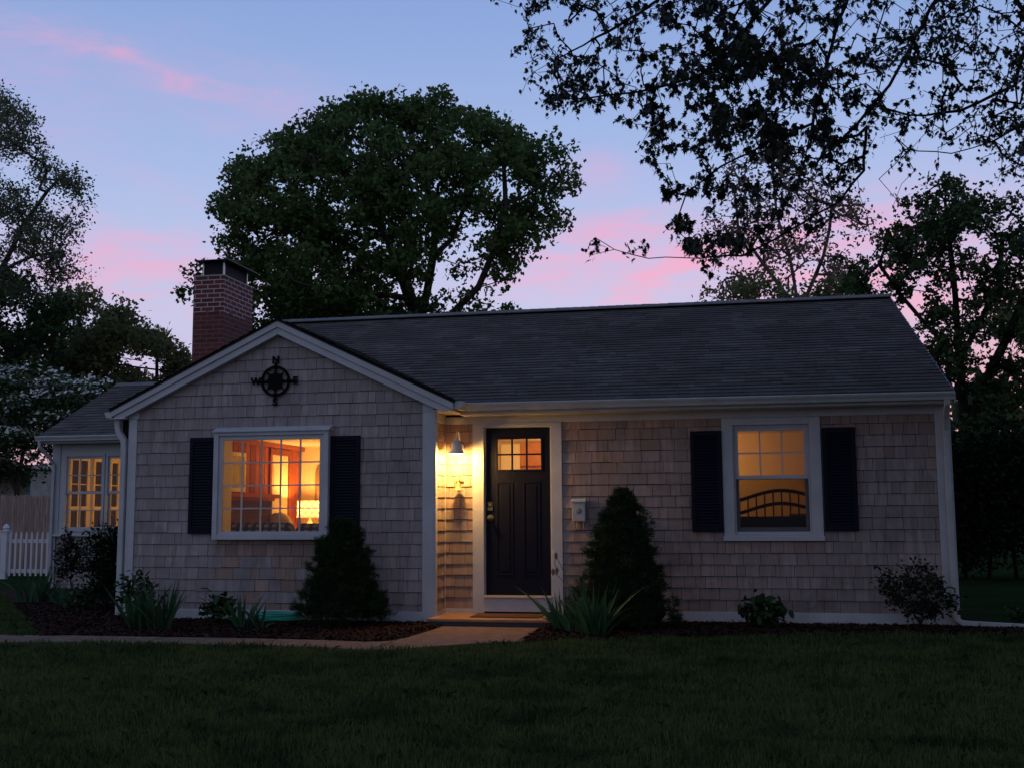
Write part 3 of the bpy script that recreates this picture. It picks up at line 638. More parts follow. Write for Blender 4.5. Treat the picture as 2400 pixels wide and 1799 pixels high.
pipe([(-9.12, 4.27, 2.31), (-9.12, 4.28, 2.2), (-9.03, 4.45, 2.02), (-9.0, 4.545, 1.9), (-9.0, 4.545, -.2)], .06, .05, house, label='downspout at the left corner of the sunroom')
# sunroom interior
mb = MB(); mb.box(SX0+.1, HL, SY+.1, 8.9, .0, .02, 1); 
ri = MB(); ri.box(SX0+.1, HL-.1, SY+.1, 8.9, 2.26, 2.30); part('ceiling', ri, CEIL, house, 0, label='ceiling of the sunroom')
part('floor', mb, FLOORM, house, 0, label='floor of the sunroom') if False else None
part('floor', MB().box(SX0+.1, HL-.1, SY+.1, 8.9, -.1, -.02), FLOORM, house, 0, label='floor of the sunroom')
def side_y(px, X):
    d_ = ray(px, 1150); return CAM[1]+d_[1]*(X-CAM[0])/d_[0]
XL = SX0+.115
mb = MB(); mb.box(SX0+.101, SX0+.11, SY+.1, 8.85, -.02, 2.26); mb.box(HL-.11, HL-.101, SY+.1, 8.85, -.02, 2.26).box(SX0+.1, HL-.1, 8.85, 8.9, -.02, 2.26)
sip = part('interior_wall', mb, CREAM, house, 0, label='cream inner walls of the sunroom')
DARKP = mat('night_dark_glass', (.030, .020, .012), .25, spec=.3)
for p0, p1 in ((164, 200), (219, 236), (258, 272), (284, 300), (312, 326)):
    ya, yb = side_y(p0, XL), side_y(p1, XL); z0, z1 = .25, 2.0; mb = MB()
    for (u0, u1, w0, w1) in ((ya-.06, ya+.0, z0-.07, z1+.07), (yb, yb+.06, z0-.07, z1+.07), (ya, yb, z1, z1+.07), (ya, yb, z0-.07, z0), (ya, yb, (z0+z1)/2-.03, (z0+z1)/2+.03)): mb.box(SX0+.1105, SX0+.15, u0, u1, w0, w1)
    if yb-ya > .3: mb.box(SX0+.1105, SX0+.135, (ya+yb)/2-.02, (ya+yb)/2+.02, z0, z1)
    for q in (.25, .75): mb.box(SX0+.1105, SX0+.130, ya, yb, z0+(z1-z0)*q-.009, z0+(z1-z0)*q+.009)
    iw = part('interior_window', mb, INWHITE, sip, 0); MB().box(SX0+.1105, SX0+.118, ya, yb, z0, z1).build('interior_window_pane', DARKP, sip)

# living room shell ------------------------------------------------------
LX0, LX1, LY0, LY1, CZI, FZ = -4.42, 1.6, D+.10, 4.9, 2.15, -.02
mb = MB(); holed(mb, -4.42, -.66, FZ, CZI, D+.105, D+.125, [(-3.27, -1.76, .68, 2.02)]); mb.box(-.66, -.64, D+.13, .10, FZ, CZI); holed(mb, -.64, 1.6, FZ, CZI, .105, .125, [(-.02, .833, -.03, 2.05)])
mb.box(LX1, LX1+.02, .13, LY1, FZ, CZI); mb.box(-4.42, LX1, LY1, LY1+.05, FZ, CZI)
lw = part('interior_wall', mb, CREAM, house, 0, label='cream inner walls of the living room')
part('ceiling', MB().box(-4.5, -.66, D+.12, .12, CZI, CZI+.03).box(-4.5, LX1+.02, .12, LY1+.05, CZI, CZI+.03), CEIL, house, 0, label='ceiling of the living room')
part('floor', MB().box(-4.5, -.66, D+.12, .12, FZ-.05, FZ).box(-4.5, LX1+.02, .12, LY1+.05, FZ-.05, FZ), FLOORM, house, 0, label='floor of the living room')
# knotty pine boards on the chimney wall (x = -4.42)
mb = MB(); y = D+.15; pr = random.Random(3)
while y < LY1-.002:
    wd = pr.choice((.10, .13, .16, .19)); y2 = min(y+wd, LY1)
    if not (3.60 < (y+y2)/2 < 4.32): mb.box(-4.44, -4.418+pr.uniform(0, .004), y+.008, y2-.008, FZ, CZI)
    else: mb.box(-4.44, -4.416, y+.003, y2-.003, 2.0, CZI)
    y = y2
pn = part('pine_panelling', mb, PINE, lw, .003)
part('pine_backing', MB().box(-4.47, -4.441, D+.13, LY1, FZ, CZI), mat('dark_groove', (.05, .015, .005), .8), lw, 0)
part('ceiling_beam', MB().box(-4.418, -4.36, D+.13, LY1, CZI-.075, CZI-.001), PINE, lw)
mb = MB(); mb.box(-4.418, -4.385, 3.53, 3.61, FZ, 2.04).box(-4.418, -4.385, 4.30, 4.38, FZ, 2.04).box(-4.418, -4.384, 3.53, 4.38, 1.96, 2.06); idc = part('interior_door_casing', mb, PINE, lw)
mb = MB(); mb.box(-4.437, -4.412, 3.61, 4.30, FZ, 1.96)
for (q0, q1) in ((.12, .62), (.74, 1.32), (1.42, 1.82)):
    for (r0, r1) in ((3.70, 3.92), (4.0, 4.22)): mb.box(-4.411, -4.406, r0, r1, q0, q1)
part('interior_door', mb, INWHITE, lw, .003, label='white panelled door in the pine wall')
# fireplace
fp = MB(); fp.box(-4.415, -4.24, 1.55, 2.02, FZ, 1.20).box(-4.415, -4.24, 2.82, 3.28, FZ, 1.20).box(-4.415, -4.24, 2.02, 2.82, .75, 1.20).box(-4.50, -4.41, 2.02, 2.82, FZ, .75)
fo = part('fireplace', fp, FIREBRICK, house, 0, label='brick fireplace in the living room'); part('mantel', MB().box(-4.415, -4.12, 1.48, 3.34, 1.24, 1.30).box(-4.415, -4.2, 1.52, 3.30, 1.2, 1.24), PINE, fo)
# wood-panelled hall seen through the door lights
mb = MB(); mb.box(-.52, .10, LY1-.02, LY1-.002, FZ, CZI); part('pine_panelling', mb, mat('hall_pine', (.62, .27, .085), .6, noise=(.50, .20, .05), nscale=5.), lw, 0, label='orange pine panel at the back of the hall')
part('hall_door_frame', MB().box(-.85, -.525, LY1-.04, LY1-.001, FZ, CZI-.02), mat('bright_hall_paint', (.9, .85, .62), .5), lw)
part('hall_shelf', MB().box(-.50, .08, LY1-.10, LY1-.021, 1.45, 1.48).box(-.50, .08, LY1-.10, LY1-.021, 1.75, 1.77), PINE, lw)

# bedroom shell
mb = MB(); holed(mb, 1.64, 5.28, FZ, CZI, .105, .125, [(3.0, 3.87, .72, 2.0)]); mb.box(1.64, 1.66, .13, 3.6, FZ, CZI).box(5.26, 5.28, .13, 3.6, FZ, CZI).box(1.64, 5.28, 3.6, 3.62, FZ, CZI)
part('interior_wall', mb, mat('bedroom_paint', (.60, .48, .30), .8), house, 0, label='tan inner walls of the bedroom')
part('ceiling', MB().box(1.63, 5.28, .10, 3.62, CZI, CZI+.03), CEIL, house, 0, label='ceiling of the bedroom'); part('floor', MB().box(1.63, 5.28, .10, 3.62, FZ-.05, FZ), FLOORM, house, 0, label='floor of the bedroom')

# ================================================================== indoor things
def lamp_light(name, loc, power, parent, color=(1., .50, .16), radius=.04, vis=True):
    ld = bpy.data.lights.new(name, 'POINT'); ld.energy = power; ld.color = color; ld.shadow_soft_size = radius
    o = bpy.data.objects.new(name, ld); col.objects.link(o); o.parent = parent; o.matrix_parent_inverse = world_of(parent).inverted(); o.location = loc; return o
WARM = (1., .47, .115)
# table lamp with trellis shade in the far corner
LC = at(727, 1190, 4.25); lx, ly = LC[0], 4.25
zt, zb = at(727, 1172.5, ly)[2], at(727, 1210, ly)[2]
tl = empty('table_lamp', (lx, ly, .60), 'lit table lamp with white trellis patterned drum shade', 'lamp')
def shade_mat():
    mt = bpy.data.materials.new('trellis_shade'); mt.use_nodes = True; T = NT(mt.node_tree); b = T.n['Principled BSDF']; o = T.n['Material Output']
    tc = T.new('ShaderNodeTexCoord'); p = T.sep(tc.outputs['Object'])
    a = T.math('MULTIPLY', T.math('ARCTAN2', T.math('SUBTRACT', p[1], ly), T.math('SUBTRACT', p[0], lx)), 12/6.28318)
    z = T.math('DIVIDE', T.math('SUBTRACT', p[2], zb), (zt-zb)/2)
    f1 = T.math('ABSOLUTE', T.math('SUBTRACT', T.math('FRACT', T.math('ADD', a, z)), .5)); f2 = T.math('ABSOLUTE', T.math('SUBTRACT', T.math('FRACT', T.math('SUBTRACT', a, z)), .5))
    k = T.math('LESS_THAN', T.math('MINIMUM', f1, f2), .075)
    c = T.mix(k, (.50, .42, .28, 1), (.05, .03, .012, 1))
    tr = T.new('ShaderNodeBsdfTranslucent'); T.l.new(c, tr.inputs[0]); T.set(b.inputs['Base Color'], c)
    e = T.mix(k, (1., .50, .12, 1), (.05, .02, .004, 1)); T.set(b.inputs['Emission Color'], e); b.inputs['Emission Strength'].default_value = .30
    mx = T.new('ShaderNodeMixShader'); mx.inputs[0].default_value = .4; T.l.new(b.outputs[0], mx.inputs[1]); T.l.new(tr.outputs[0], mx.inputs[2]); T.l.new(mx.outputs[0], o.inputs[0]); return mt
part('lamp_shade', MB().lathe((lx, ly, 0), [(.215, zb), (.215, zt)], 40), shade_mat(), tl, 0, True)
part('shade_rim', MB().lathe((lx, ly, 0), [(.218, zb-.012), (.222, zb-.012), (.222, zb+.008), (.218, zb+.008)], 40), mat('shade_trim', (.8, .7, .45), .6, emit=(1, .55, .2), estr=.9), tl, 0, True)
part('lamp_base', MB().lathe((lx, ly, 0), [(.0, .60), (.09, .60), (.095, .62), (.05, .64), (.075, .70), (.085, .76), (.05, .84), (.02, .88), (.016, .98), (0, .98)], 24), mat('glazed_ceramic', (.75, .65, .4), .2), tl, 0, True)
part('bulb', MB().lathe((lx, ly, 1.02), [(0, -.05), (.02, -.04), (.035, 0), (.025, .035), (0, .045)], 14), mat('lit_bulb', (1, .8, .5), .5, emit=(1., .6, .25), estr=18.), tl, 0, True)
lamp_light('lamp_glow', (lx, ly, 1.12), 72, tl, WARM, .05)
et = empty('end_table', (lx, ly, FZ), 'small wooden end table under the trellis table lamp', 'table')
part('table_top', MB().box(lx-.28, lx+.28, ly-.28, ly+.28, .57, .60), PINE, et)
for sx in (-1, 1):
    for sy in (-1, 1): part('leg', MB().box(lx+sx*.24-.02, lx+sx*.24+.02, ly+sy*.24-.02, ly+sy*.24+.02, FZ, .57), PINE, et)
# arched mirror on the back wall
mx0, mx1 = at(739, 1100, LY1-.02)[0], at(739, 1100, LY1-.02)[0]+.42; mz0, mz1 = at(739, 1172, LY1)[2]-.1, at(745, 1081, LY1)[2]
def arch(x0, x1, z0, z1, n=14):
    r = (x1-x0)/2; cx = (x0+x1)/2; return [(x0, z0)] + [(x1, z0)] + [(cx+r*math.cos(math.pi*i/n), z1-r+r*math.sin(math.pi*i/n)) for i in range(n+1)]
mir = empty('arched_mirror', ((mx0+mx1)/2, LY1, mz0), 'arched gold framed mirror on the cream wall by the lamp', 'mirror')
part('mirror_frame', MB().prism(arch(mx0, mx1, mz0, mz1), LY1-.03, LY1-.001), mat('aged_gold', (.30, .17, .05), .4, metal=.3), mir); part('mirror_glass', MB().prism(arch(mx0+.04, mx1-.04, mz0+.04, mz1-.04), LY1-.034, LY1-.0305), mat('mirror_silver', (.35, .25, .12), .15, metal=.9), mir, 0)
# framed picture on the chimney wall
py0, py1 = 2.10, 2.62
pz1, pz0 = 1.93, 1.33
pf = empty('picture_frame', (-4.40, (py0+py1)/2, pz0), 'pale framed landscape print above the mantel', 'picture')
part('frame', MB().box(-4.412, -4.385, py0, py1, pz0, pz1), INWHITE, pf); part('print', MB().box(-4.3845, -4.382, py0+.06, py1-.06, pz0+.06, pz1-.06), mat('faded_landscape_print', (.55, .50, .24), .6, noise=(.25, .24, .10), nscale=4.), pf, 0)
# plaid sofa with its back to the picture window
PLAID = bpy.data.materials.new('dark_plaid'); PLAID.use_nodes = True; T = NT(PLAID.node_tree); tcn = T.new('ShaderNodeTexCoord'); p = T.sep(tcn.outputs['Object'])
q1 = T.math('LESS_THAN', T.math('FRACT', T.math('MULTIPLY', p[0], 9.)), .45); q2 = T.math('LESS_THAN', T.math('FRACT', T.math('MULTIPLY', T.math('ADD', p[2], p[1]), 9.)), .45)
T.set(T.n['Principled BSDF'].inputs['Base Color'], T.mix(q1, T.mix(q2, (.42, .30, .18, 1), (.06, .06, .045, 1)), T.mix(q2, (.05, .03, .03, 1), (.012, .015, .02, 1)))); T.n['Principled BSDF'].inputs['Roughness'].default_value = .95
so = empty('sofa', (-2.5, .35, FZ), 'dark plaid sofa with its back to the picture window', 'sofa')
def cushion(x0, x1, y0, y1, z0, z1, b=.05): return MB().box(x0, x1, y0, y1, z0, z1)
part('backrest', cushion(-3.75, -1.30, .02, .26, .30, .74), PLAID, so, .07, True); part('seat', cushion(-3.70, -1.35, .26, .85, .10, .42), PLAID, so, .05, True)
part('back_cushion', cushion(-3.62, -2.575, .10, .34, .40, .885), PLAID, so, .09, True); part('back_cushion', cushion(-2.545, -1.36, .10, .34, .40, .872), PLAID, so, .09, True)
for xx in (-3.85, -1.33): part('armrest', cushion(xx, xx+.14, .02, .88, .08, .62), PLAID, so, .05, True)
for xx in (-3.6, -1.45):
    for yy in (.1, .75): part('leg', MB().box(xx-.025, xx+.025, yy-.025, yy+.025, FZ, .1), PINE, so)
# pale wing chair between the window and the pine wall
wx, wy = at(655, 1200, 3.3)[0], 3.3
wc = empty('wing_chair', (wx, wy, FZ), 'pale upholstered round backed armchair beyond the sofa', 'armchair')
CH = mat('pale_upholstery', (.75, .66, .42), .9, bump=.2)
zt2 = at(661, 1193, wy)[2]
pts = [(-.25, .40)] + [(.25, .40)] + [(.25*math.cos(math.pi*i/12), .72+(zt2-.76)*math.sin(math.pi*i/12)) for i in range(13)]
part('backrest', MB().prism([(wx+a, b) for a, b in pts], wy-.08, wy+.06), CH, wc, .03, True); part('seat', MB().box(wx-.32, wx+.32, wy+.06, wy+.60, .26, .46), CH, wc, .05, True)
for sx in (-1, 1):
    part('armrest', MB().box(wx+sx*.33-.06, wx+sx*.33+.06, wy+.0, wy+.58, .26, .62), CH, wc, .04, True)
    for yy in (.05, .52): part('leg', MB().box(wx+sx*.27-.02, wx+sx*.27+.02, wy+yy-.02, wy+yy+.02, FZ, .27), PINE, wc)
# a ceiling fixture further into each room lights them
def ceiling_light(x, y, power, label, color=WARM):
    e = empty('ceiling_light', (x, y, CZI), label, 'ceiling light')
    part('rose', MB().lathe((x, y, CZI-.002), [(.0, 0), (.15, 0), (.15, -.02), (.12, -.025)], 24), BRASS, e, 0, True)
    part('bowl', MB().lathe((x, y, CZI-.025), [(.145, 0), (.13, -.04), (.08, -.075), (.0, -.09)], 24), mat('lit_bowl_glass', (.9, .8, .6), .4, emit=(1, .55, .2), estr=2.), e, 0, True)
    lamp_light('ceiling_glow', (x, y, CZI-.16), power, e, color, .1)
ceiling_light(-1.2, 2.6, 36, 'round ceiling light in the living room')
ceiling_light(.25, 3.4, 60, 'round ceiling light in the hall behind the front door', (1., .52, .17))
ceiling_light(2.5, 2.6, 26.0, 'round ceiling light in the bedroom', (1., .47, .13))
ceiling_light(-6.6, 6.0, 65, 'round ceiling light in the sunroom')
# bed
bd = empty('bed', (3.6, 1.2, FZ), 'dark bed with arched spindled headboard at the bedroom window', 'bed')
BW = mat('dark_bedwood', (.035, .014, .007), .4)
hy = .42
arc = lambda x, dz=0: 1.238-.118*(1-math.cos(min(1, abs(x-3.55)/.72)*math.pi))/2*1.25+dz
mb = MB(); xs = [2.80+.04*i for i in range(38)]
mb.tube([(x, hy, arc(x)) for x in xs], .021, 6); part('headboard_rail', mb, BW, bd, 0, True)
part('headboard_rail', MB().tube([(x, hy, arc(x, -.155)) for x in xs], .021, 6), BW, bd, 0, True)
for i in range(15):
    x = 2.86+i*.099; part('spindle', MB().tube([(x, hy, .80), (x, hy, arc(x, -.01))], .009, 6), BW, bd, 0)
part('headboard_panel', MB().box(2.80, 4.28, hy-.015, hy+.015, .45, .93), BW, bd); part('mattress', MB().box(2.82, 4.26, hy+.03, 2.4, .30, .62), mat('dark_quilt', (.06, .04, .05), .9, noise=(.12, .06, .04)), bd, .04, True)
part('pillow', MB().box(3.62, 4.20, hy+.04, hy+.40, .62, .96), mat('orange_pillow', (.45, .25, .12), .9), bd, .06, True)
for x in (2.80, 4.28): part('bedpost', MB().box(x-.03, x+.03, hy-.03, hy+.03, FZ, 1.12), BW, bd)
part('leg', MB().box(2.85, 2.91, 2.3, 2.36, FZ, .3), BW, bd); part('leg', MB().box(4.17, 4.23, 2.3, 2.36, FZ, .3), BW, bd)

# ================================================================== things on and by the house
# front step and mat
st = empty('front_step', (.2, -.4, -.3), 'low wooden front step with dark edge under the navy door', 'step')
SX_L, SX_R, SYF = at(999, 1449, -.80)[0], at(1293, 1453, -.80)[0], -.80
part('step_tread', MB().box(SX_L, SX_R, SYF, -.505, -.245, -.216).box(-.488, SX_R, -.503, -.0, -.245, -.216), mat('step_boards', (.36, .20, .10), .7, noise=(.25, .14, .08), nscale=6., bump=.3), st)
part('step_edge', MB().box(SX_L+.01, SX_R-.01, SYF+.012, -.50, -.32, -.2455).box(-.485, SX_R-.01, -.499, -.02, -.32, -.2455), mat('dark_step_stone', (.045, .045, .055), .8, bump=.4), st)
tag(part('doormat', MB().box(-.05, .76, -.58, -.14, -.2155, -.203), mat('coir_mat', (.11, .055, .03), .98, bump=1., bscale=200.), None), 'brown coir doormat on the front step', 'doormat')
# wall lamp
wly = -.24; WL = at(1069, 1062, wly); wlx, wlz = WL[0], WL[2]
wl = empty('wall_lamp', (wlx, 0, wlz), 'lit white barn style wall lamp on the shingles beside the front door', 'lamp')
LW = mat('lamp_enamel', (.62, .62, .60), .4)
prof = [(.010, .190), (.022, .186), (.030, .165), (.050, .150), (.064, .128), (.070, .100), (.076, .066), (.084, .036), (.096, .012), (.108, .002), (.112, -.006), (.106, -.006), (.092, .008), (.08, .036), (.066, .10), (.05, .14), (.01, .15)]
part('lamp_shade', MB().lathe((wlx, wly, wlz), prof, 36), LW, wl, 0, True)
part('lamp_arm', MB().tube([(wlx, -.012, wlz+.09), (wlx, -.05, wlz+.12), (wlx, -.075, wlz+.20), (wlx, -.11, wlz+.262), (wlx, -.175, wlz+.275), (wlx, -.230, wlz+.240), (wlx, wly, wlz+.18)], .009, 8), LW, wl, 0, True)
part('wall_plate', MB().lathe((wlx, -.012, wlz+.09), [(0, .022), (.045, .018), (.055, .006), (.055, 0)], 24, 'y'), LW, wl, 0, True)
part('bulb', MB().lathe((wlx, wly, wlz+.022), [(0, -.034), (.02, -.028), (.03, -.008), (.026, .015), (.012, .04), (0, .045)], 16), mat('lit_outdoor_bulb', (1, .85, .6), .5, emit=(1., .78, .42), estr=30.), wl, 0, True)
lamp_light('lamp_glow', (wlx, wly, wlz-.030), 85, wl, (1., .49, .115), .06)
# ship's bell
BP = at(1074, 1139, -.09); bx, bz = BP[0], BP[2]
bl = empty('door_bell', (bx, 0, bz), 'small brass hanging bell on the shingles under the wall lamp', 'bell')
BELLM = mat('aged_bell_metal', (.30, .22, .10), .55, metal=.35)
part('bell_body', MB().lathe((bx, -.09, bz), [(.004, .052), (.018, .050), (.026, .035), (.031, .005), (.040, -.018), (.058, -.036), (.062, -.044), (.052, -.044), (.0, -.02)], 24), BELLM, bl, 0, True)
part('clapper', MB().lathe((bx, -.09, bz-.05), [(0, .012), (.012, .004), (.012, -.006), (0, -.014)], 12).tube([(bx, -.09, bz-.05), (bx+.06, -.10, bz-.055), (bx+.095, -.10, bz-.02)], .004, 5), BELLM, bl, 0, True)
part('bell_bracket', MB().tube([(bx+.0, -.012, bz+.07), (bx, -.05, bz+.085), (bx, -.09, bz+.075), (bx, -.09, bz+.05)], .006, 6).tube([(bx, -.03, bz+.03), (bx, -.03, bz+.125)], .006, 6).box(bx-.048, bx+.048, -.040, -.026, bz+.072, bz+.088), BELLM, bl, 0)
# mailbox
mx_, mz_ = 1.10, .885
mbx = empty('mailbox', (1.17, 0, .886), 'white metal wall mailbox right of the front door', 'mailbox')
E0 = at(1341.5, 1219, -.10)[0]; E1 = at(1371.5, 1219, -.10)[0]; Zb, Zt = at(1341, 1220.5, -.10)[2], at(1341, 1175, -.10)[2]
part('box', MB().box(E0, E1, -.10, -.018, Zb, Zt+.005), WHITE2, mbx, .006); part('lid', MB().prismx([(-.018, Zt+.005), (-.118, Zt-.006), (-.118, Zt+.006), (-.10, Zt+.034), (-.018, Zt+.042)][::-1], E0-.012, E1+.012), WHITE2, mbx, .004)
part('medallion', MB().lathe(((E0+E1)/2, -.1005, (Zb+Zt)/2+.01), [(0, .004), (.030, .004), (.038, 0)], 24, 'y'), mat('grey_relief', (.22, .25, .24), .6), mbx, 0, True)
for ex in (E0+.04, E1-.03): part('newspaper_hook', MB().tube([(ex, -.022, Zb+.0), (ex, -.026, Zb-.09), (ex+.002, -.045, Zb-.118), (ex+.004, -.085, Zb-.115), (ex+.004, -.098, Zb-.085)], .0055, 6), BRASS, mbx, 0, True)
# compass rose ornament
CR = at(645.5, 893, D-.035); cx_, cz_ = CR[0], CR[2]; yc = D-.035
cp = empty('compass_rose', (cx_, D, cz_), 'black iron compass rose ornament high on the gable', 'ornament')
def ring(r0, r1, n=48):
    mb = MB()
    for i in range(n):
        a, b = 2*math.pi*i/n, 2*math.pi*(i+1)/n
        mb.prism([(cx_+r0*math.cos(a), cz_+r0*math.sin(a)), (cx_+r1*math.cos(a), cz_+r1*math.sin(a)), (cx_+r1*math.cos(b), cz_+r1*math.sin(b)), (cx_+r0*math.cos(b), cz_+r0*math.sin(b))], yc-.006, yc+.006)
    return mb
part('ring', ring(.160, .193), IRON, cp, 0)
def star(npt, ro, ri, y0, y1, ph=math.pi/2):
    return MB().prism([(cx_+(ro if k % 2 == 0 else ri)*math.cos(ph+math.pi*k/npt), cz_+(ro if k % 2 == 0 else ri)*math.sin(ph+math.pi*k/npt)) for k in range(2*npt)], y0, y1)
part('star', star(8, .172, .075, yc-.011, yc-.0), IRON, cp, 0); part('sunburst', star(24, .120, .092, yc-.016, yc-.0115), IRON, cp, 0)
mb = MB()
for a in range(4):
    dx, dz = math.cos(a*math.pi/2), math.sin(a*math.pi/2); mb.tube([(cx_+dx*.15, yc, cz_+dz*.15), (cx_+dx*.235, yc, cz_+dz*.235)], [.026, .014], 6)
part('spokes', mb, IRON, cp, 0)
for ch_, dx, dz in (('N', 0, .262), ('E', .262, 0), ('S', 0, -.262), ('W', -.262, 0)):
    fc = bpy.data.curves.new('letter', 'FONT'); fc.body = ch_; fc.size = .122; fc.extrude = .005; fc.offset = .006; fc.align_x = 'CENTER'; fc.align_y = 'CENTER'
    fo = bpy.data.objects.new('letter', fc); col.objects.link(fo); bpy.context.view_layer.update()
    me = bpy.data.meshes.new_from_object(fo.evaluated_get(bpy.context.evaluated_depsgraph_get())); bpy.data.objects.remove(fo)
    me.transform(Matrix.Translation((cx_+dx, yc, cz_+dz)) @ Matrix.Rotation(R(90), 4, 'X')); me.materials.clear(); me.materials.append(IRON); lo = link('letter', me, cp)
# utility wires to the corner of the house
for k, (a, b, lab) in enumerate((((-60, 780, 16.), (415, 872, .2), 'upper black service wire running to the gable corner'), ((-60, 745, 16.), (330, 846, 6.), 'thin lower wire beside the service wire'))):
    A, B = at(*a), at(*b); A = A + (A-B)*.5; pts = []
    for i in range(25):
        t = i/24; q = A*(1-t)+B*t; q[2] -= .35*4*t*(1-t)*.5; pts.append(q)
    tag(part('service_wire', MB().tube(pts, .013 if k == 0 else .008, 6), mat('wire_rubber', (.012, .012, .014), .95, spec=0.), None, 0), lab, 'wire')
# garden hose: flattened coils against the base board
hm = MB(); hr = random.Random(4); pts = []
hx, hy_ = at(655, 1450, -.72)[0], -.72
for i in range(9*28):
    t = i/28*2*math.pi; k = i/28; ax = .26+.012*math.sin(k*2.3); ay = .10+.01*math.cos(k*3.1)
    pts.append((hx+ax*math.cos(t)+.02*math.sin(k*1.7), hy_+ay*math.sin(t), -.278+.010*k+.016*math.sin(t*.5+k*2)*math.sin(k*5)+.008))
hm.tube(pts, .0095, 8); tag(part('garden_hose', hm, mat('green_hose', (.03, .36, .25), .5), None, 0, True), 'coiled green garden hose lying at the foot of the gable wall', 'hose')

# ================================================================== foliage helpers
def rot_frames(rng, n, up_bias=.0, out=None, outw=0.):
    """random orthonormal frames (u, v, nrm) for n leaves"""
    nr = rng.normal(size=(n, 3)); nr[:, 2] += up_bias*2
    if out is not None: nr += out*outw
    nr /= np.linalg.norm(nr, axis=1, keepdims=True); a = rng.normal(size=(n, 3)); u = a-nr*np.sum(a*nr, 1, keepdims=True); u /= np.linalg.norm(u, axis=1, keepdims=True)
    return u, np.cross(nr, u), nr
OVAL = np.array([(-.5, 0), (-.2, .26), (.22, .22), (.5, 0), (.22, -.22), (-.2, -.26)])
CLUMP = np.array([(-.5, -.1), (-.28, .34), (.02, .18), (.30, .46), (.5, .06), (.22, -.36), (-.1, -.22), (-.34, -.42)])
_m = [(0, -.40), (.12, -.30), (.30, -.30), (.28, -.12), (.50, .06), (.33, .10), (.30, .26), (.14, .20), (0, .60)]
MAPLE = np.array(_m + [(-x, y) for x, y in _m[1:-1][::-1]])[:, ::-1]*[1.15, .92]
BLADE = np.array([(-.5, 0), (0, .13), (.5, 0), (0, -.13)])
def leaf_polys(rng, P, size, shape, up_bias=.3, out=None, outw=0., curl=.15, fr=None):
    n = len(P); u, v, nr = fr if fr is not None else rot_frames(rng, n, up_bias, out, outw); s = np.broadcast_to(size, (n,))*rng.uniform(.65, 1.25, n)
    k = len(shape); q = shape[None, :, 0, None]*u[:, None, :] + shape[None, :, 1, None]*v[:, None, :]
    bend = -curl*(shape[:, 0]**2+shape[:, 1]**2)[None, :, None]*nr[:, None, :]
    return P[:, None, :] + (q+bend)*s[:, None, None]
def skeleton(starts, pts, rng, wander=.12, seg=.6, droop=0., bias=.25):
    """grow limbs from given nodes out to the points. starts: list of polylines [(p, r)...]; returns pos, parent"""
    pos, par, plen = [], [], []
    for line in starts:
        prev = -1
        for q in line:
            q = np.array(q, float)
            if prev == -1 and pos:
                dd = np.linalg.norm(np.array(pos)-q, axis=1); j = int(dd.argmin())
                if dd[j] < 1e-6: prev = j; continue
                prev = j if line is not starts[0] else -1
            if prev >= 0:
                a = pos[prev]; m_ = max(1, int(np.linalg.norm(q-a)/seg)); 
                for i in range(1, m_+1):
                    t = i/m_; p = a*(1-t)+q*t + (rng.normal(0, wander*.35, 3)*seg if i < m_ else 0)
                    pos.append(p); par.append(prev); plen.append(plen[prev]+seg); prev = len(pos)-1
            else: pos.append(q); par.append(-1); plen.append(0.); prev = len(pos)-1
    A = np.zeros((60000, 3)); A[:len(pos)] = pos; L = np.zeros(60000); L[:len(pos)] = plen; n = len(pos); n0 = n; tips = []
    root = np.array(pos[0]); order = np.argsort(np.min(np.linalg.norm(pts[:, None, :]-A[None, :n:max(1, n//40)], axis=2), axis=1))
    for i in order:
        q = pts[i]; dd = np.linalg.norm(A[:n]-q, axis=1)+bias*L[:n]*.3; j = int(dd.argmin()); a = A[j].copy(); dist = np.linalg.norm(q-a); m_ = max(1, min(8, int(dist/seg)))
        prev = j; off = rng.normal(0, wander, 3)*dist
        for k in range(1, m_+1):
            t = k/m_; p = a*(1-t)+q*t+off*math.sin(math.pi*t)+np.array([0, 0, -droop*dist*math.sin(math.pi*t)])
            A[n] = p; L[n] = L[prev]+dist/m_; par.append(prev); prev = n; n += 1
        tips.append(prev)
    return A[:n], np.array(par), tips
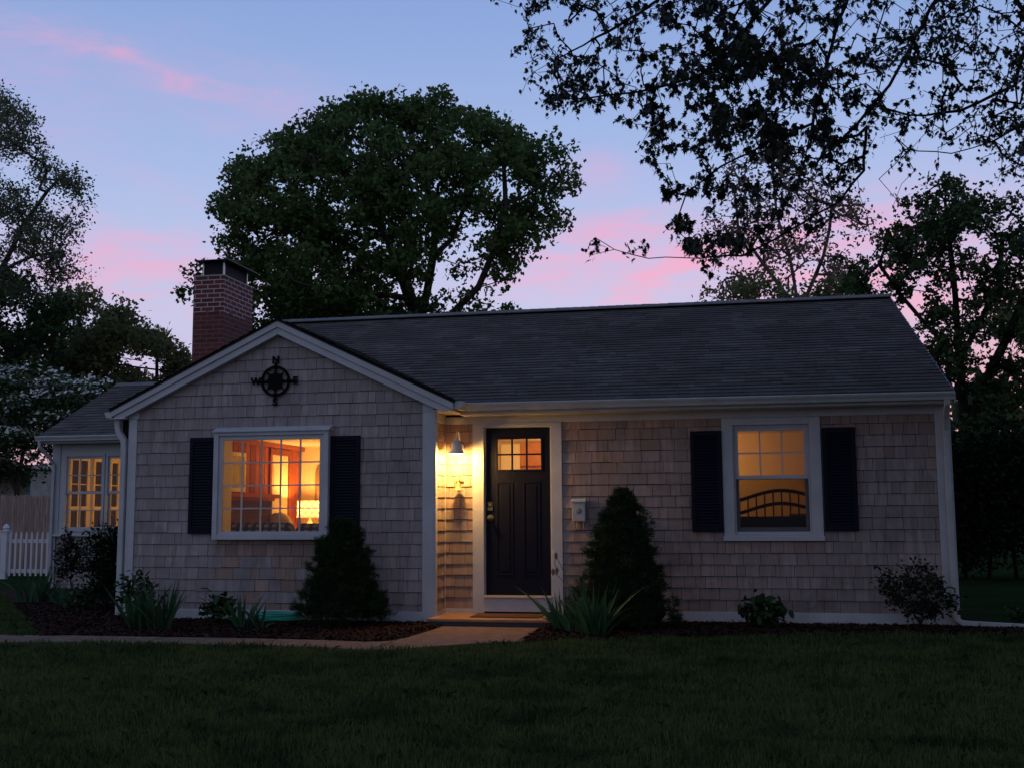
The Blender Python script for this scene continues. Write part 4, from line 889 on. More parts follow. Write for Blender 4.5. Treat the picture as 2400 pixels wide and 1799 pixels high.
def wood(name, pos, par, tips, r_tip, r_pow, r_max, mats, parent, sides=5, rmin=None, r_fix=None):
    n = len(pos); cnt = np.zeros(n)
    for t in tips: cnt[t] += 1
    for i in range(n-1, 0, -1):
        if par[i] >= 0: cnt[par[i]] += cnt[i]
    rad = np.minimum(r_tip*np.maximum(cnt, 1)**r_pow, r_max)
    idx = np.where(par >= 0)[0]
    if rmin is not None: idx = idx[rad[idx] >= rmin]
    a, b = pos[par[idx]], pos[idx]; d_ = b-a; L = np.linalg.norm(d_, axis=1, keepdims=True); ok = L[:, 0] > 1e-5; idx, a, b, d_, L = idx[ok], a[ok], b[ok], d_[ok], L[ok]; d_ /= L
    up = np.where(np.abs(d_[:, 2:3]) > .9, np.array([[1., 0, 0]]), np.array([[0, 0, 1.]])); u = np.cross(d_, up); u /= np.linalg.norm(u, axis=1, keepdims=True); v = np.cross(d_, u)
    ra = np.minimum(rad[par[idx]], rad[idx]*1.35); rb = rad[idx]; th = np.arange(sides)*2*np.pi/sides
    A_ = a[:, None]-d_[:, None]*(ra*.3)[:, None, None]+(u[:, None]*np.cos(th)[None, :, None]+v[:, None]*np.sin(th)[None, :, None])*ra[:, None, None]
    B_ = b[:, None]+d_[:, None]*(rb*.3)[:, None, None]+(u[:, None]*np.cos(th)[None, :, None]+v[:, None]*np.sin(th)[None, :, None])*rb[:, None, None]
    m_ = len(idx); V = np.concatenate([A_, B_], 1).reshape(-1, 3); base = (np.arange(m_)*2*sides)[:, None]; j = np.arange(sides)[None]; j2 = (j+1) % sides
    F = np.stack([base+j, base+j2, base+j2+sides, base+j+sides], 2).reshape(-1, 4)
    me = bpy.data.meshes.new(name); me.vertices.add(len(V)); me.vertices.foreach_set('co', V.astype(np.float32).ravel()); me.loops.add(F.size); me.loops.foreach_set('vertex_index', F.astype(np.int32).ravel())
    me.polygons.add(len(F)); me.polygons.foreach_set('loop_start', np.arange(0, F.size, 4, dtype=np.int32)); me.polygons.foreach_set('loop_total', np.full(len(F), 4, dtype=np.int32)); me.polygons.foreach_set('use_smooth', np.ones(len(F), bool))
    me.materials.append(mats); me.update(calc_edges=True); return link(name, me, parent)
def sample_px(rng, poly, n, Y, thick, dens=None):
    """points spread through the volume whose outline is poly (photo coordinates) standing at depth Y"""
    xs = [p[0] for p in poly]; ys = [p[1] for p in poly]; out = []
    P = np.array(poly, float)
    while len(out) < n:
        X = rng.uniform(min(xs), max(xs), 4*n); Z = rng.uniform(min(ys), max(ys), 4*n); k = inside(poly, X, Z)
        if dens is not None: k &= rng.uniform(0, 1, len(X)) < dens(X, Z)
        for x, y in zip(X[k], Z[k]):
            a = P; b = np.roll(P, -1, 0); ab = b-a; t = np.clip(((np.array([x, y])-a)*ab).sum(1)/(ab**2).sum(1), 0, 1); e = np.linalg.norm(a+ab*t[:, None]-[x, y], axis=1).min()
            e = min(e/ (.22*(max(xs)-min(xs))), 1.); th = thick*math.sqrt(1-(1-e)**2)
            out.append(at(x, y, Y+rng.uniform(-1, 1)*th))
            if len(out) >= n: break
    return np.array(out)
LEAF_OAK = mat('oak_leaves', (.068, .13, .038), .6, spec=.12, island=.45, hue=(.095, .145, .045), transl=.4)
LEAF_DARK = mat('shade_leaves', (.040, .074, .026), .65, spec=.12, island=.4, hue=(.056, .088, .03), transl=.2)
LEAF_GREY = mat('grey_green_leaves', (.105, .14, .075), .65, spec=.05, island=.4, hue=(.11, .13, .07), transl=.45)
LEAF_OLIVE = mat('olive_leaves', (.15, .185, .07), .65, spec=.1, island=.4, hue=(.15, .14, .06), transl=.5)
LEAF_PALE = mat('pale_new_leaves', (.13, .11, .055), .7, spec=.15, island=.35, hue=(.20, .12, .09), transl=.35)
LEAF_MAPLE = mat('maple_leaves', (.016, .026, .012), .5, spec=.3, island=.35, hue=(.024, .032, .014), transl=.10)
BARK = mat('tree_bark', (.075, .06, .048), .95, spec=.1, noise=(.04, .032, .028), nscale=3., bump=.8, bscale=12.)
BARKP = mat('pale_bark', (.16, .12, .10), .95, spec=.1, noise=(.08, .06, .05), nscale=3., bump=.5, bscale=12.)
BARKD = mat('dark_bark', (.028, .022, .02), .95, spec=.1, bump=.5, bscale=12.)
def tree(name, label, base, limbs, lumps, per, spread, nleaf, lsize, shape, leafm, barkm, seed, r_tip=.012, r_pow=.42, r_max=.35, flat=.65, group=None, seg=.9, up=.35, cat='tree', rmin=None, wander=.12, curl=.15, droop=0., lspread=.45):
    rng = np.random.default_rng(seed); t = empty(name, tuple(base), label, cat, group)
    pos, par, tips = skeleton(limbs, lumps, rng, wander=wander, seg=seg, droop=droop)
    wood('trunk', pos, par, tips, r_tip, r_pow, r_max, barkm, t, rmin=rmin)
    c = np.repeat(lumps, per, 0); off = rng.normal(size=c.shape); off /= np.linalg.norm(off, axis=1, keepdims=True)
    c = c+off*rng.uniform(.25, 1, (len(c), 1))**.5*spread*np.array([1, 1, flat])
    P = np.repeat(c, nleaf, 0); P = P+rng.normal(0, lspread*spread*.6, P.shape)*np.array([1, 1, .8])
    np_mesh('crown', leaf_polys(rng, P, lsize, shape, up, curl=curl), len(shape), leafm, t); return t
def blob(px, py, cx, cy, r): return np.exp(-(((px-cx)/r)**2+((py-cy)/r)**2))
def clumpy(seed, sc, thr=.0, soft=2.5):
    r = np.random.default_rng(seed); k = [(r.uniform(.5, 1.6, 2)*r.choice([-1, 1], 2)/sc, r.uniform(0, 6.28)) for _ in range(9)]
    def f(X, Y):
        s = sum(np.sin(X*a[0]+Y*a[1]+p) for a, p in k)/3.; return np.clip(.5+(s-thr)*soft*.5, 0, 1)
    return f
G0 = lambda px, Y: np.array([at(px, 1300, Y)[0], Y, -.35])

# ---- the big oak behind the roof
rng_ = np.random.default_rng(21); OY = 24.
oak_poly = [(482, 450), (519, 438), (540, 367), (598, 355), (640, 317), (698, 292), (731, 255), (773, 226), (839, 211), (918, 217), (972, 226), (1035, 207), (1068, 247), (1147, 247), (1214, 280), (1250, 318), (1285, 345), (1290, 400), (1300, 440), (1290, 500), (1250, 535), (1195, 560), (1205, 610), (1160, 640), (1130, 690), (1150, 740), (1060, 775), (470, 790), (455, 690), (470, 640), (519, 600), (505, 554), (520, 521), (490, 480)]
oak_poly = [(905+(x-905)*.915, 500+(y-490)*(.91 if y < 490 else 1)) for x, y in oak_poly]
cl_ = clumpy(5, 38, .05, 3.2)
def oak_d(X, Y):
    d_ = .36+.64*cl_(X, Y); d_ *= np.clip(1-.9*blob(X, Y, 1030, 640, 85)-.75*blob(X, Y, 1130, 600, 80)-.6*blob(X, Y, 1080, 720, 60)-.4*blob(X, Y, 1230, 470, 45), .04, 1)
    d_ *= 1-.35*blob(X, Y, 730, 400, 55)-.3*blob(X, Y, 860, 700, 50)
    return np.clip(d_+.35*blob(X, Y, 620, 680, 150), 0, 1)
L1 = sample_px(rng_, oak_poly, 470, OY, 4.2, oak_d)
rim = []
for (xa, ya), (xb, yb) in zip(oak_poly[:22], oak_poly[1:23]):
    for t in np.arange(0, 1, 46/max(46, math.hypot(xb-xa, yb-ya))): rim.append(at(xa+(xb-xa)*t+rng_.uniform(-14, 14), ya+(yb-ya)*t+rng_.uniform(-14, 14), OY+rng_.uniform(-1.4, 1.4)))
L1 = np.concatenate([L1, np.array(rim)])
L1 = np.concatenate([L1, np.array([at(x, y, OY+rng_.uniform(-1.5, 1)) for x, y in ((1310, 372), (1318, 420), (1328, 430), (1292, 345), (1285, 452), (1298, 505), (1262, 548), (1215, 608), (1158, 720), (1170, 660), (500, 700), (452, 690), (462, 640))])])
ob = G0(985, OY)
oak_limbs = [[ob, at(988, 800, OY), at(985, 745, OY)], [at(985, 745, OY), at(960, 700, OY-.5), at(940, 640, OY-1), at(905, 560, OY-1), at(860, 480, OY-1), at(800, 400, OY-1)],
             [at(985, 745, OY), at(1000, 690, OY+.6), at(1015, 600, OY), at(1020, 500, OY), at(985, 400, OY), at(960, 300, OY)],
             [at(988, 800, OY), at(1060, 735, OY-1), at(1120, 675, OY-1.4), at(1160, 580, OY-1.5), at(1185, 480, OY-1.6), at(1180, 380, OY-1.6)],
             [at(1185, 480, OY-1.6), at(1235, 458, OY-1.6), at(1280, 430, OY-1.8), at(1298, 400, OY-1.8)], [at(1015, 600, OY), at(1060, 560, OY+1), at(1090, 480, OY+1.5), at(1100, 380, OY+1.5)],
             [at(960, 700, OY-.5), at(900, 690, OY-2), at(830, 685, OY-3), at(760, 680, OY-3.5), at(690, 660, OY-4)], [at(940, 640, OY-1), at(850, 600, OY+1), at(760, 540, OY+1.5), at(660, 470, OY+1.5), at(580, 420, OY+1)]]
tree('oak_tree', 'huge round crowned oak towering behind the roof ridge', ob, oak_limbs, L1, 7, .62, 19, .17, CLUMP, LEAF_OAK, BARK, 31, r_tip=.018, r_pow=.46, r_max=.42, flat=.7)
# ---- feathery tall tree at the left edge
FY_ = 16.; rng_ = np.random.default_rng(22)
fp_ = [(-260, 200), (-60, 190), (30, 225), (78, 262), (80, 330), (110, 372), (160, 400), (192, 425), (188, 470), (205, 500), (190, 560), (165, 590), (205, 630), (160, 650), (130, 690), (60, 700), (-260, 720)]
L2 = sample_px(rng_, fp_, 560, FY_, 2.2, clumpy(8, 34, -.15, 2.))
fb = G0(-120, FY_)
tree('ash_tree', 'tall feathery grey green tree at the left edge of the view', fb, [[fb, at(-100, 800, FY_), at(-80, 560, FY_), at(-60, 380, FY_), at(-20, 280, FY_)], [at(-100, 800, FY_), at(0, 640, FY_), at(60, 520, FY_), at(110, 450, FY_)], [at(0, 640, FY_), at(80, 600, FY_), at(150, 590, FY_)]], L2, 6, .42, 9, .10, OVAL, LEAF_GREY, BARK, 32, r_tip=.010, r_pow=.42, flat=.8, seg=.6)
# ---- round trees beyond the sunroom
left_trees = [('round dark green tree under the feathery one', [(-250, 640), (0, 640), (60, 655), (130, 690), (150, 760), (160, 900), (150, 1060), (-250, 1060)], 20., 200, LEAF_DARK, 41, -60),
              ('mid green bushy tree behind the flowering dogwood', [(140, 705), (200, 690), (245, 705), (290, 740), (318, 790), (325, 900), (300, 960), (150, 960), (120, 800)], 24., 150, LEAF_OLIVE, 42, 230),
              ('olive tree between the sunroom roof and the chimney', [(300, 800), (345, 775), (385, 800), (420, 840), (450, 880), (450, 960), (300, 960), (290, 880)], 27., 90, LEAF_OLIVE, 43, 370)]
for lab, poly, Y, n, lm, sd, tx in left_trees:
    rg = np.random.default_rng(sd); L = sample_px(rg, poly, n, Y, 2.2, clumpy(sd, 30, -.1)); b = G0(tx, Y); xm = sum(p[0] for p in poly)/len(poly)
    tree('broadleaf_tree', lab, b, [[b, at(tx, 1000, Y), at(xm, 900, Y), at(xm, 820, Y)]], L, 7, .62, 16, .16, CLUMP, lm, BARK, sd, r_tip=.012, flat=.7, group='round trees beyond the sunroom')
# ---- dogwood in blossom
rg = np.random.default_rng(51); DYd = 12.; dpoly = [(-200, 900), (0, 880), (60, 870), (150, 890), (215, 900), (228, 950), (190, 985), (120, 1030), (112, 1100), (60, 1110), (-200, 1110)]
dw_ = empty('dogwood_tree', tuple(G0(60, DYd)), 'dogwood covered in flat white blossoms left of the sunroom', 'tree')
Ld = sample_px(rg, dpoly, 190, DYd, 1.4, None); b = G0(40, DYd)
pos, par, tips = skeleton([[b, at(40, 1150, DYd), at(60, 1030, DYd)], [at(40, 1150, DYd), at(-40, 1000, DYd)]], Ld, rg, seg=.5); wood('trunk', pos, par, tips, .008, .42, .12, BARK, dw_)
P = np.repeat(Ld, 75, 0)+rg.normal(0, 1, (len(Ld)*75, 3))*np.array([.36, .36, .14]); np_mesh('crown', leaf_polys(rg, P, .13, OVAL, .8), 6, LEAF_DARK, dw_)
k = rg.uniform(0, 1, len(Ld)) < .85; P = np.repeat(Ld[k], 22, 0)+rg.normal(0, 1, (k.sum()*22, 3))*np.array([.34, .30, .05])+[0, -.12, .15]
np_mesh('blossom', leaf_polys(rg, P, .10, CLUMP, .8, out=np.array([[.1, -1., .3]]), outw=1.), 8, mat('white_bracts', (.52, .52, .47), .7, island=.25), dw_)
# ---- right: sparse pale tree, dark maples, far trees, hedge
rg = np.random.default_rng(61); PYd = 30.
ppoly = [(1660, 690), (1650, 640), (1690, 560), (1640, 520), (1680, 440), (1730, 370), (1790, 330), (1850, 345), (1920, 370), (1960, 430), (2030, 470), (2040, 540), (2010, 600), (2040, 640), (1990, 720), (1700, 725)]
Lp = sample_px(rg, ppoly, 320, PYd, 3., clumpy(9, 30, 0., 2.)); b = G0(1880, PYd)
tree('sparse_birch_tree', 'thin pale tree with bare pinkish branches behind the right half of the roof', b, [[b, at(1875, 730, PYd), at(1850, 600, PYd), at(1820, 500, PYd), at(1810, 380, PYd)], [at(1875, 730, PYd), at(1790, 620, PYd), at(1730, 540, PYd), at(1720, 440, PYd)], [at(1875, 730, PYd), at(1930, 600, PYd), at(1950, 480, PYd)]], Lp, 3, .62, 6, .16, OVAL, LEAF_PALE, BARKP, 61, r_tip=.017, r_pow=.32, r_max=.2, flat=1., seg=.7)
Lp2 = sample_px(rg, [(1640, 720), (1655, 660), (1720, 640), (1800, 655), (1900, 660), (1990, 640), (2020, 700), (2010, 730), (1650, 730)], 60, 26., 1.5); b = G0(1760, 26)
tree('broadleaf_tree', 'low pale green treetop peeping over the roof ridge under the thin tree', b, [[b, at(1760, 760, 26)]], Lp2, 5, .5, 9, .16, OVAL, LEAF_OLIVE, BARKP, 62, flat=.8)
rg = np.random.default_rng(63); RY = 15.
rpoly = [(1985, 640), (2000, 590), (2050, 560), (2060, 520), (2110, 500), (2130, 450), (2200, 420), (2270, 430), (2330, 470), (2420, 430), (2650, 440), (2650, 1060), (2290, 1060), (2240, 960), (2190, 860), (2130, 780), (2100, 700), (2010, 690)]
def rd(X, Y): return np.clip((.20+.95*clumpy(12, 34, .05, 4.)(X, Y))*(1-.8*blob(X, Y, 2260, 760, 60)-.6*blob(X, Y, 2350, 850, 60)-.7*blob(X, Y, 2330, 620, 45)-.6*blob(X, Y, 2180, 680, 35)), 0, 1)
Lr = sample_px(rg, rpoly, 420, RY, 2.4, rd); b = G0(2275, RY)
tree('maple_tree', 'dark open crowned maple rising behind the right end of the house', b, [[b, at(2262, 1000, RY), at(2250, 850, RY), at(2240, 700, RY), at(2225, 560, RY), at(2215, 470, RY)], [at(2250, 850, RY), at(2170, 760, RY-.5), at(2110, 690, RY-.5), at(2060, 620, RY-1)], [at(2262, 1000, RY), at(2330, 850, RY), at(2390, 720, RY), at(2430, 600, RY)], [at(2250, 850, RY), at(2300, 750, RY+1), at(2340, 660, RY+1), at(2350, 560, RY+1)]], Lr, 6, .38, 12, .115, CLUMP, LEAF_DARK, BARKD, 63, r_tip=.012, r_pow=.44, r_max=.22, flat=.7, seg=.6)
Lr = sample_px(rg, [(2330, 660), (2400, 620), (2600, 600), (2600, 1050), (2340, 1050), (2380, 900), (2350, 760)], 120, 26., 2.5, clumpy(14, 34, 0, 2.)); b = G0(2450, 26)
tree('maple_tree', 'farther reddish lit tree beside the dark open maple', b, [[b, at(2440, 900, 26), at(2430, 750, 26)]], Lr, 5, .5, 9, .16, CLUMP, LEAF_OLIVE, BARK, 64, flat=.8)
# ---- clipped hedge and shaded shrubs right of the house
rg = np.random.default_rng(65); hd = empty('hedge', (10, 9.6, -.3), 'tall dark hedge at the back of the side lawn right of the house', 'hedge')
n = 1900; HX = rg.uniform(5.9, 17, n); HZ = rg.uniform(.04, 1, n)**.9*2.4; HYp = 9.6+rg.uniform(-.5, .5, n)+.2*np.sin(HX*2.); c = np.stack([HX, HYp, HZ-.1+.18*np.sin(HX*1.7)], 1)
P = np.repeat(c, 42, 0)+rg.normal(0, .17, (n*42, 3)); np_mesh('foliage', leaf_polys(rg, P, .10, OVAL, .3), 6, mat('hedge_leaves', (.016, .028, .013), .8, spec=.03, island=.4), hd)
mb = MB()
for i in range(26):
    x = 6.1+i*.42+rg.uniform(-.1, .1); mb.tube([(x, 9.6+rg.uniform(-.2, .2), -.33), (x+rg.uniform(-.1, .1), 9.6, .35), (x+rg.uniform(-.2, .2), 9.6, 1.2)], [.04, .03, .02], 6)
mb.build('trunk', BARKD, hd, smooth=True)
# ---- a wood far behind closes the horizon
rg = np.random.default_rng(66); n = 1500; a_ = rg.uniform(-62, 62, n); r_ = rg.uniform(62, 72, n); hh_ = (4.+2.5*np.sin(a_*.21)+1.8*np.sin(a_*.57+1))*rg.uniform(0, 1, n)**.6
c = np.stack([CAM[0]+r_*np.sin(np.radians(a_)), CAM[1]+r_*np.cos(np.radians(a_)), -.3+hh_], 1); P = np.repeat(c, 24, 0)+rg.normal(0, .9, (n*24, 3))*[1, 1, .7]
tag(np_mesh('woods', leaf_polys(rg, P, .75, CLUMP, .2), 8, LEAF_DARK), 'dark far off wood closing the view behind the gardens', 'wood', kind='stuff')

# ---- maple overhanging the lawn from the right, its boughs against the sky
rg = np.random.default_rng(71); MYd = -3.6
mpoly = [(1215, -10), (1212, 30), (1240, 60), (1215, 100), (1196, 120), (1208, 165), (1240, 200), (1270, 240), (1320, 285), (1360, 285), (1400, 270), (1440, 285), (1480, 300), (1500, 330), (1478, 365), (1510, 405), (1540, 430), (1560, 470), (1590, 490), (1565, 540), (1620, 590), (1660, 632), (1700, 600), (1760, 590), (1830, 620), (1900, 560), (1980, 520), (1990, 440), (2060, 390), (2100, 400), (2130, 430), (2170, 430), (2230, 400), (2290, 420), (2400, 440), (2560, 460), (2900, 200), (2900, -420), (1500, -420), (1250, -150)]
cm_ = clumpy(15, 46, .0, 3.2); cm2 = clumpy(16, 20, .0, 2.5)
def md(X, Y):
    d_ = (.06+1.1*cm_(X, Y)**1.5)*(.25+.75*cm2(X, Y))
    d_ *= 1-.85*blob(X, Y, 1670, 330, 42)-.7*blob(X, Y, 1750, 430, 45)-.75*blob(X, Y, 1930, 400, 45)-.5*blob(X, Y, 2100, 280, 50)-.6*blob(X, Y, 2150, 370, 45)-.4*blob(X, Y, 2300, 350, 50)-.6*blob(X, Y, 1600, 280, 30)-.4*blob(X, Y, 2080, 90, 60)
    d_ = d_*np.where(Y > 300, .62, .85)*np.where((Y > 380) & (X > 1930), .6, 1.)*np.where(X > 2080, 1.35, 1.)
    return np.clip(d_+.25*blob(X, Y, 1620, 150, 130)+.25*blob(X, Y, 1590, 450, 50)+.3*blob(X, Y, 1760, 230, 90)+.4*blob(X, Y, 1590, 330, 45)+.22*blob(X, Y, 1750, 470, 60)+.3*blob(X, Y, 1960, 320, 40)+.3*blob(X, Y, 2380, 170, 60), 0, 1)
def smp(n, y0): 
    return sample_px(rg, mpoly, n, y0, 1.7, md)
Lm = smp(520, MYd)
extra = [(1385, 565), (1400, 575), (1375, 590), (1420, 580), (1470, 572), (1500, 565), (1512, 578), (1560, 540), (1570, 525), (1590, 545), (1600, 560), (1510, 350), (1495, 355), (1210, 110), (1200, 130), (1260, 15), (1240, 20), (1225, 215), (1290, 262), (2095, 480), (2110, 478), (1650, 625), (1668, 640), (2060, 420)]
Le = np.array([at(x, y, MYd+rg.uniform(-.4, .4)) for x, y in extra])
mt_b = np.array([10.2, -5.2, -.33]); A_ = lambda x, y, dy=0.: at(x, y, MYd+dy)
fork = np.array([9.9, -5.0, 3.0])
m_limbs = [[mt_b, np.array([10.1, -5.1, 1.4]), fork], [fork, np.array([8.6, -4.5, 5.4]), A_(2290, -160), A_(2180, 20), A_(2125, 130), A_(2085, 200), A_(2010, 290), A_(1960, 340)],
           [A_(2290, -160), A_(2060, -140, .6), A_(1990, -10, .6), A_(1940, 140, .5), A_(1905, 290, .4), A_(1872, 420, .3), A_(1860, 560, .3), A_(1845, 640, .3)],
           [A_(2060, -140, .6), A_(1850, -60, -.4), A_(1740, 80, -.5), A_(1640, 180, -.5), A_(1500, 215, -.5), A_(1380, 230, -.5), A_(1270, 235, -.5)],
           [A_(1850, -60, -.4), A_(1600, -40, .3), A_(1450, 60, .2), A_(1340, 120, .1), A_(1250, 170, .1)],
           [A_(1905, 290, .4), A_(1800, 330, 0), A_(1690, 390, 0), A_(1610, 450, 0)], [A_(1960, 340), A_(2030, 300, -.3), A_(2025, 400, -.4), A_(1970, 470, -.4), A_(1850, 540, -.2), A_(1740, 600, 0), A_(1640, 606, 0), A_(1520, 606, 0), A_(1440, 585, 0), A_(1400, 560, 0)],
           [A_(2010, 420, -.4), A_(2030, 500, -.4), A_(2044, 575, -.4)], [A_(2290, -160), A_(2420, 60, -.6), A_(2380, 200, -.7), A_(2250, 260, -.7), A_(2130, 270, -.6)],
           [A_(2420, 60, -.6), A_(2480, 250, -.4), A_(2330, 330, -.4), A_(2230, 360, -.4), A_(2120, 350, -.3)], [fork, np.array([9.6, -3.6, 5.]), A_(2700, -100, 1.), A_(2560, 100, 1.), A_(2450, 330, .9), A_(2350, 400, .8)]]
mo = empty('overhanging_maple', tuple(mt_b), 'near maple at the right whose dark leafy boughs hang across the sky', 'tree')
LL = np.concatenate([Lm, Le])
def px_of(P):
    d_ = P-CAM; w_ = d_ @ AF; return 1200+FPX*(d_ @ AR)/w_, 899.5-FPX*(d_ @ AU)/w_, w_
SUB = np.repeat(LL, 7, 0)+rg.normal(0, .125, (len(LL)*7, 3))*[1.75, 1.6, .55]
qx, qy, _ = px_of(SUB); SUB = SUB[inside(mpoly, qx, qy) | (qx > 2400) | (qy < 0)]
pos, par, tips = skeleton(m_limbs, np.concatenate([LL, SUB]), rg, wander=.18, seg=.12, droop=.10, bias=.10)
wood('branches', pos, par, tips, .0024, .33, .05, BARKD, mo, sides=5)
MB().tube([(10.2, -5.2, -.4), (10.15, -5.15, .4), (10.1, -5.1, 1.6), (9.95, -5.0, 3.0), (8.7, -4.55, 5.3), tuple(A_(2290, -160))], [.30, .24, .21, .17, .09, .045], 12).tube([(9.95, -5.0, 3.0), (9.6, -3.6, 5.), tuple(A_(2700, -100, 1.))], [.12, .08, .04], 10).build('trunk', BARKD, mo, smooth=True)
T_ = np.array(tips); p1 = pos[T_]; p0 = pos[np.maximum(par[T_], 0)]; K = 6
t_ = rg.uniform(-.15, 1.3, (len(T_)*K, 1)); a_ = np.repeat(p1, K, 0); b_ = np.repeat(p0, K, 0); P = a_+(b_-a_)*t_+rg.normal(0, .022, (len(a_), 3))+[0, 0, -.022]
px_, py_, _ = px_of(P); n = len(P); big = np.exp(-((px_-1700)/330.)**2)
size = (.046+.040*big*rg.uniform(.3, 1.3, n)+.014*rg.uniform(0, 1, n))*.90
# leaves droop: tip points down and outward, blade hangs
def hang(n):
    th = rg.uniform(0, 6.28, n); u = np.stack([np.cos(th)*.75, np.sin(th)*.75, -rg.uniform(.2, 1.9, n)], 1); u /= np.linalg.norm(u, axis=1, keepdims=True)
    nr = rg.normal(0, 1, (n, 3))+[0, 0, .5]; nr -= u*np.sum(u*nr, 1, keepdims=True); nr /= np.linalg.norm(nr, axis=1, keepdims=True); return u, np.cross(nr, u), nr
DROOP = np.array([(-.42, 0), (-.30, .12), (-.22, .34), (-.08, .20), (.16, .40), (.12, .17), (.36, .20), (.24, .09), (.66, 0), (.24, -.09), (.36, -.20), (.12, -.17), (.16, -.40), (-.08, -.20), (-.22, -.34), (-.30, -.12)])
np_mesh('crown', leaf_polys(rg, P, size, DROOP, fr=hang(n), curl=.6), len(DROOP), LEAF_MAPLE, mo)
# unseen extra canopy, added above and behind the viewer to shade wall and lawn
n = 9000; X = rg.uniform(1.5, 21, n); Y = rg.uniform(-19, 9, n); Z = rg.uniform(3.2, 10.5, n); qx, qy, qw = px_of(np.stack([X, Y, Z], 1))
k = (np.hypot((X-11)/9., (Y+4.5)/13.) < 1) & ((qw < -.6) | ((qw > .5) & ((qx > 2400+900/np.maximum(qw, .5)+120) | (qy < -900/np.maximum(qw, .5)*2-150)))) & (rg.uniform(0, 1, n) < .34+.34*np.sin(X*1.3+Y)) & (np.hypot(X-CAM[0], Y-CAM[1]) > 3.6)
C_ = np.stack([X, Y, Z], 1)[k]; P = np.repeat(C_, 22, 0)+rg.normal(0, .30, (len(C_)*22, 3)); np_mesh('crown', leaf_polys(rg, P, .17, MAPLE, fr=hang(len(P)), curl=.4), len(MAPLE), LEAF_MAPLE, mo)

# ================================================================== fences and the shed at the left
FW = mat('white_vinyl', (.62, .62, .64), .45)
pk = empty('picket_fence', (-11.5, 7.6, -.3), 'white picket fence with a capped post beside the sunroom', 'fence')
fy = 7.6; xp = at(12, 1300, fy)[0]
def post(x): 
    part('post', MB().box(x-.065, x+.065, fy-.065, fy+.065, -.33, .66), FW, pk); part('post_cap', MB().box(x-.085, x+.085, fy-.085, fy+.085, .66, .685).lathe((x, fy, .685), [(.07, 0), (.05, .02), (.075, .05), (.06, .085), (.02, .13), (0, .14)], 16), FW, pk, 0, True)
post(xp); post(xp-2.2); 
part('rail', MB().box(xp-4., -9.12, fy+.0, fy+.035, .42, .50).box(xp-4., -9.12, fy+.0, fy+.035, -.20, -.12), FW, pk)
x = xp-3.9
while x < -9.2:
    if min(abs(x+.03-xp), abs(x+.03-xp+2.2)) > .10: part('picket', MB().prism([(x, -.26), (x+.045, -.26), (x+.045, .60), (x+.0225, .665), (x, .60)][::1], fy-.022, fy-.001), FW, pk, .002)
    x += .125
sf = empty('stockade_fence', (-12, 9.6, -.3), 'tall weathered wood stockade fence behind the white pickets', 'fence')
STK = mat('stockade_pine', (.40, .29, .24), .85, spec=.1, island=.18, hue=(.33, .26, .23), noise=(.22, .16, .13), nscale=5., stretch=(3, 3, .5), bump=.4)
mb = MB(); x = -18.5; qr = random.Random(2)
while x < -9.1:
    h = 1.47+qr.uniform(-.015, .015); mb.prism([(x, -.33), (x+.068, -.33), (x+.068, h-.06), (x+.034, h), (x, h-.06)], 9.6, 9.625+qr.uniform(0, .008)); x += .074
mb.build('pickets', STK, sf); part('rail', MB().box(-18.5, -9.1, 9.64, 9.68, 1.1, 1.2).box(-18.5, -9.1, 9.64, 9.68, 0, .1), STK, sf)
sh = empty('garden_shed', (-15.8, 14.5, -.3), 'pale ivy covered shed beyond the stockade fence', 'shed')
SHY = 13.; sx1 = at(72, 1120, SHY)[0]; sz1 = at(40, 1100, SHY)[2]
part('wall', MB().box(sx1-6, sx1, SHY, SHY+3, -.3, sz1), mat('pale_shed_boards', (.50, .47, .42), .8, noise=(.32, .31, .26), nscale=4.), sh, 0)
part('roof', MB().prism([(sx1-6.2, sz1+.30), (sx1+.15, sz1+.02), (sx1+.15, sz1+.12), (sx1-6.2, sz1+.42)], SHY-.2, SHY+3.2), WHITE, sh, 0); part('corner_board', MB().box(sx1-.12, sx1+.01, SHY-.02, SHY, -.3, sz1+.05), mat('blue_green_trim', (.25, .38, .40), .6), sh)
rg = np.random.default_rng(81); P = np.stack([sx1-rg.uniform(0, 1, 1500)**1.2*2.2, np.full(1500, SHY-.05)-rg.uniform(0, .1, 1500), sz1+.1-np.abs(rg.normal(0, .28, 1500))], 1); k = rg.uniform(0, 1, 1500) < .5+.5*np.sin(P[:, 0]*7+P[:, 2]*9); np_mesh('ivy', leaf_polys(rg, P[k], .075, OVAL, 0, out=np.array([[0, -1., 0]]), outw=1.5), 6, LEAF_OLIVE, sh)

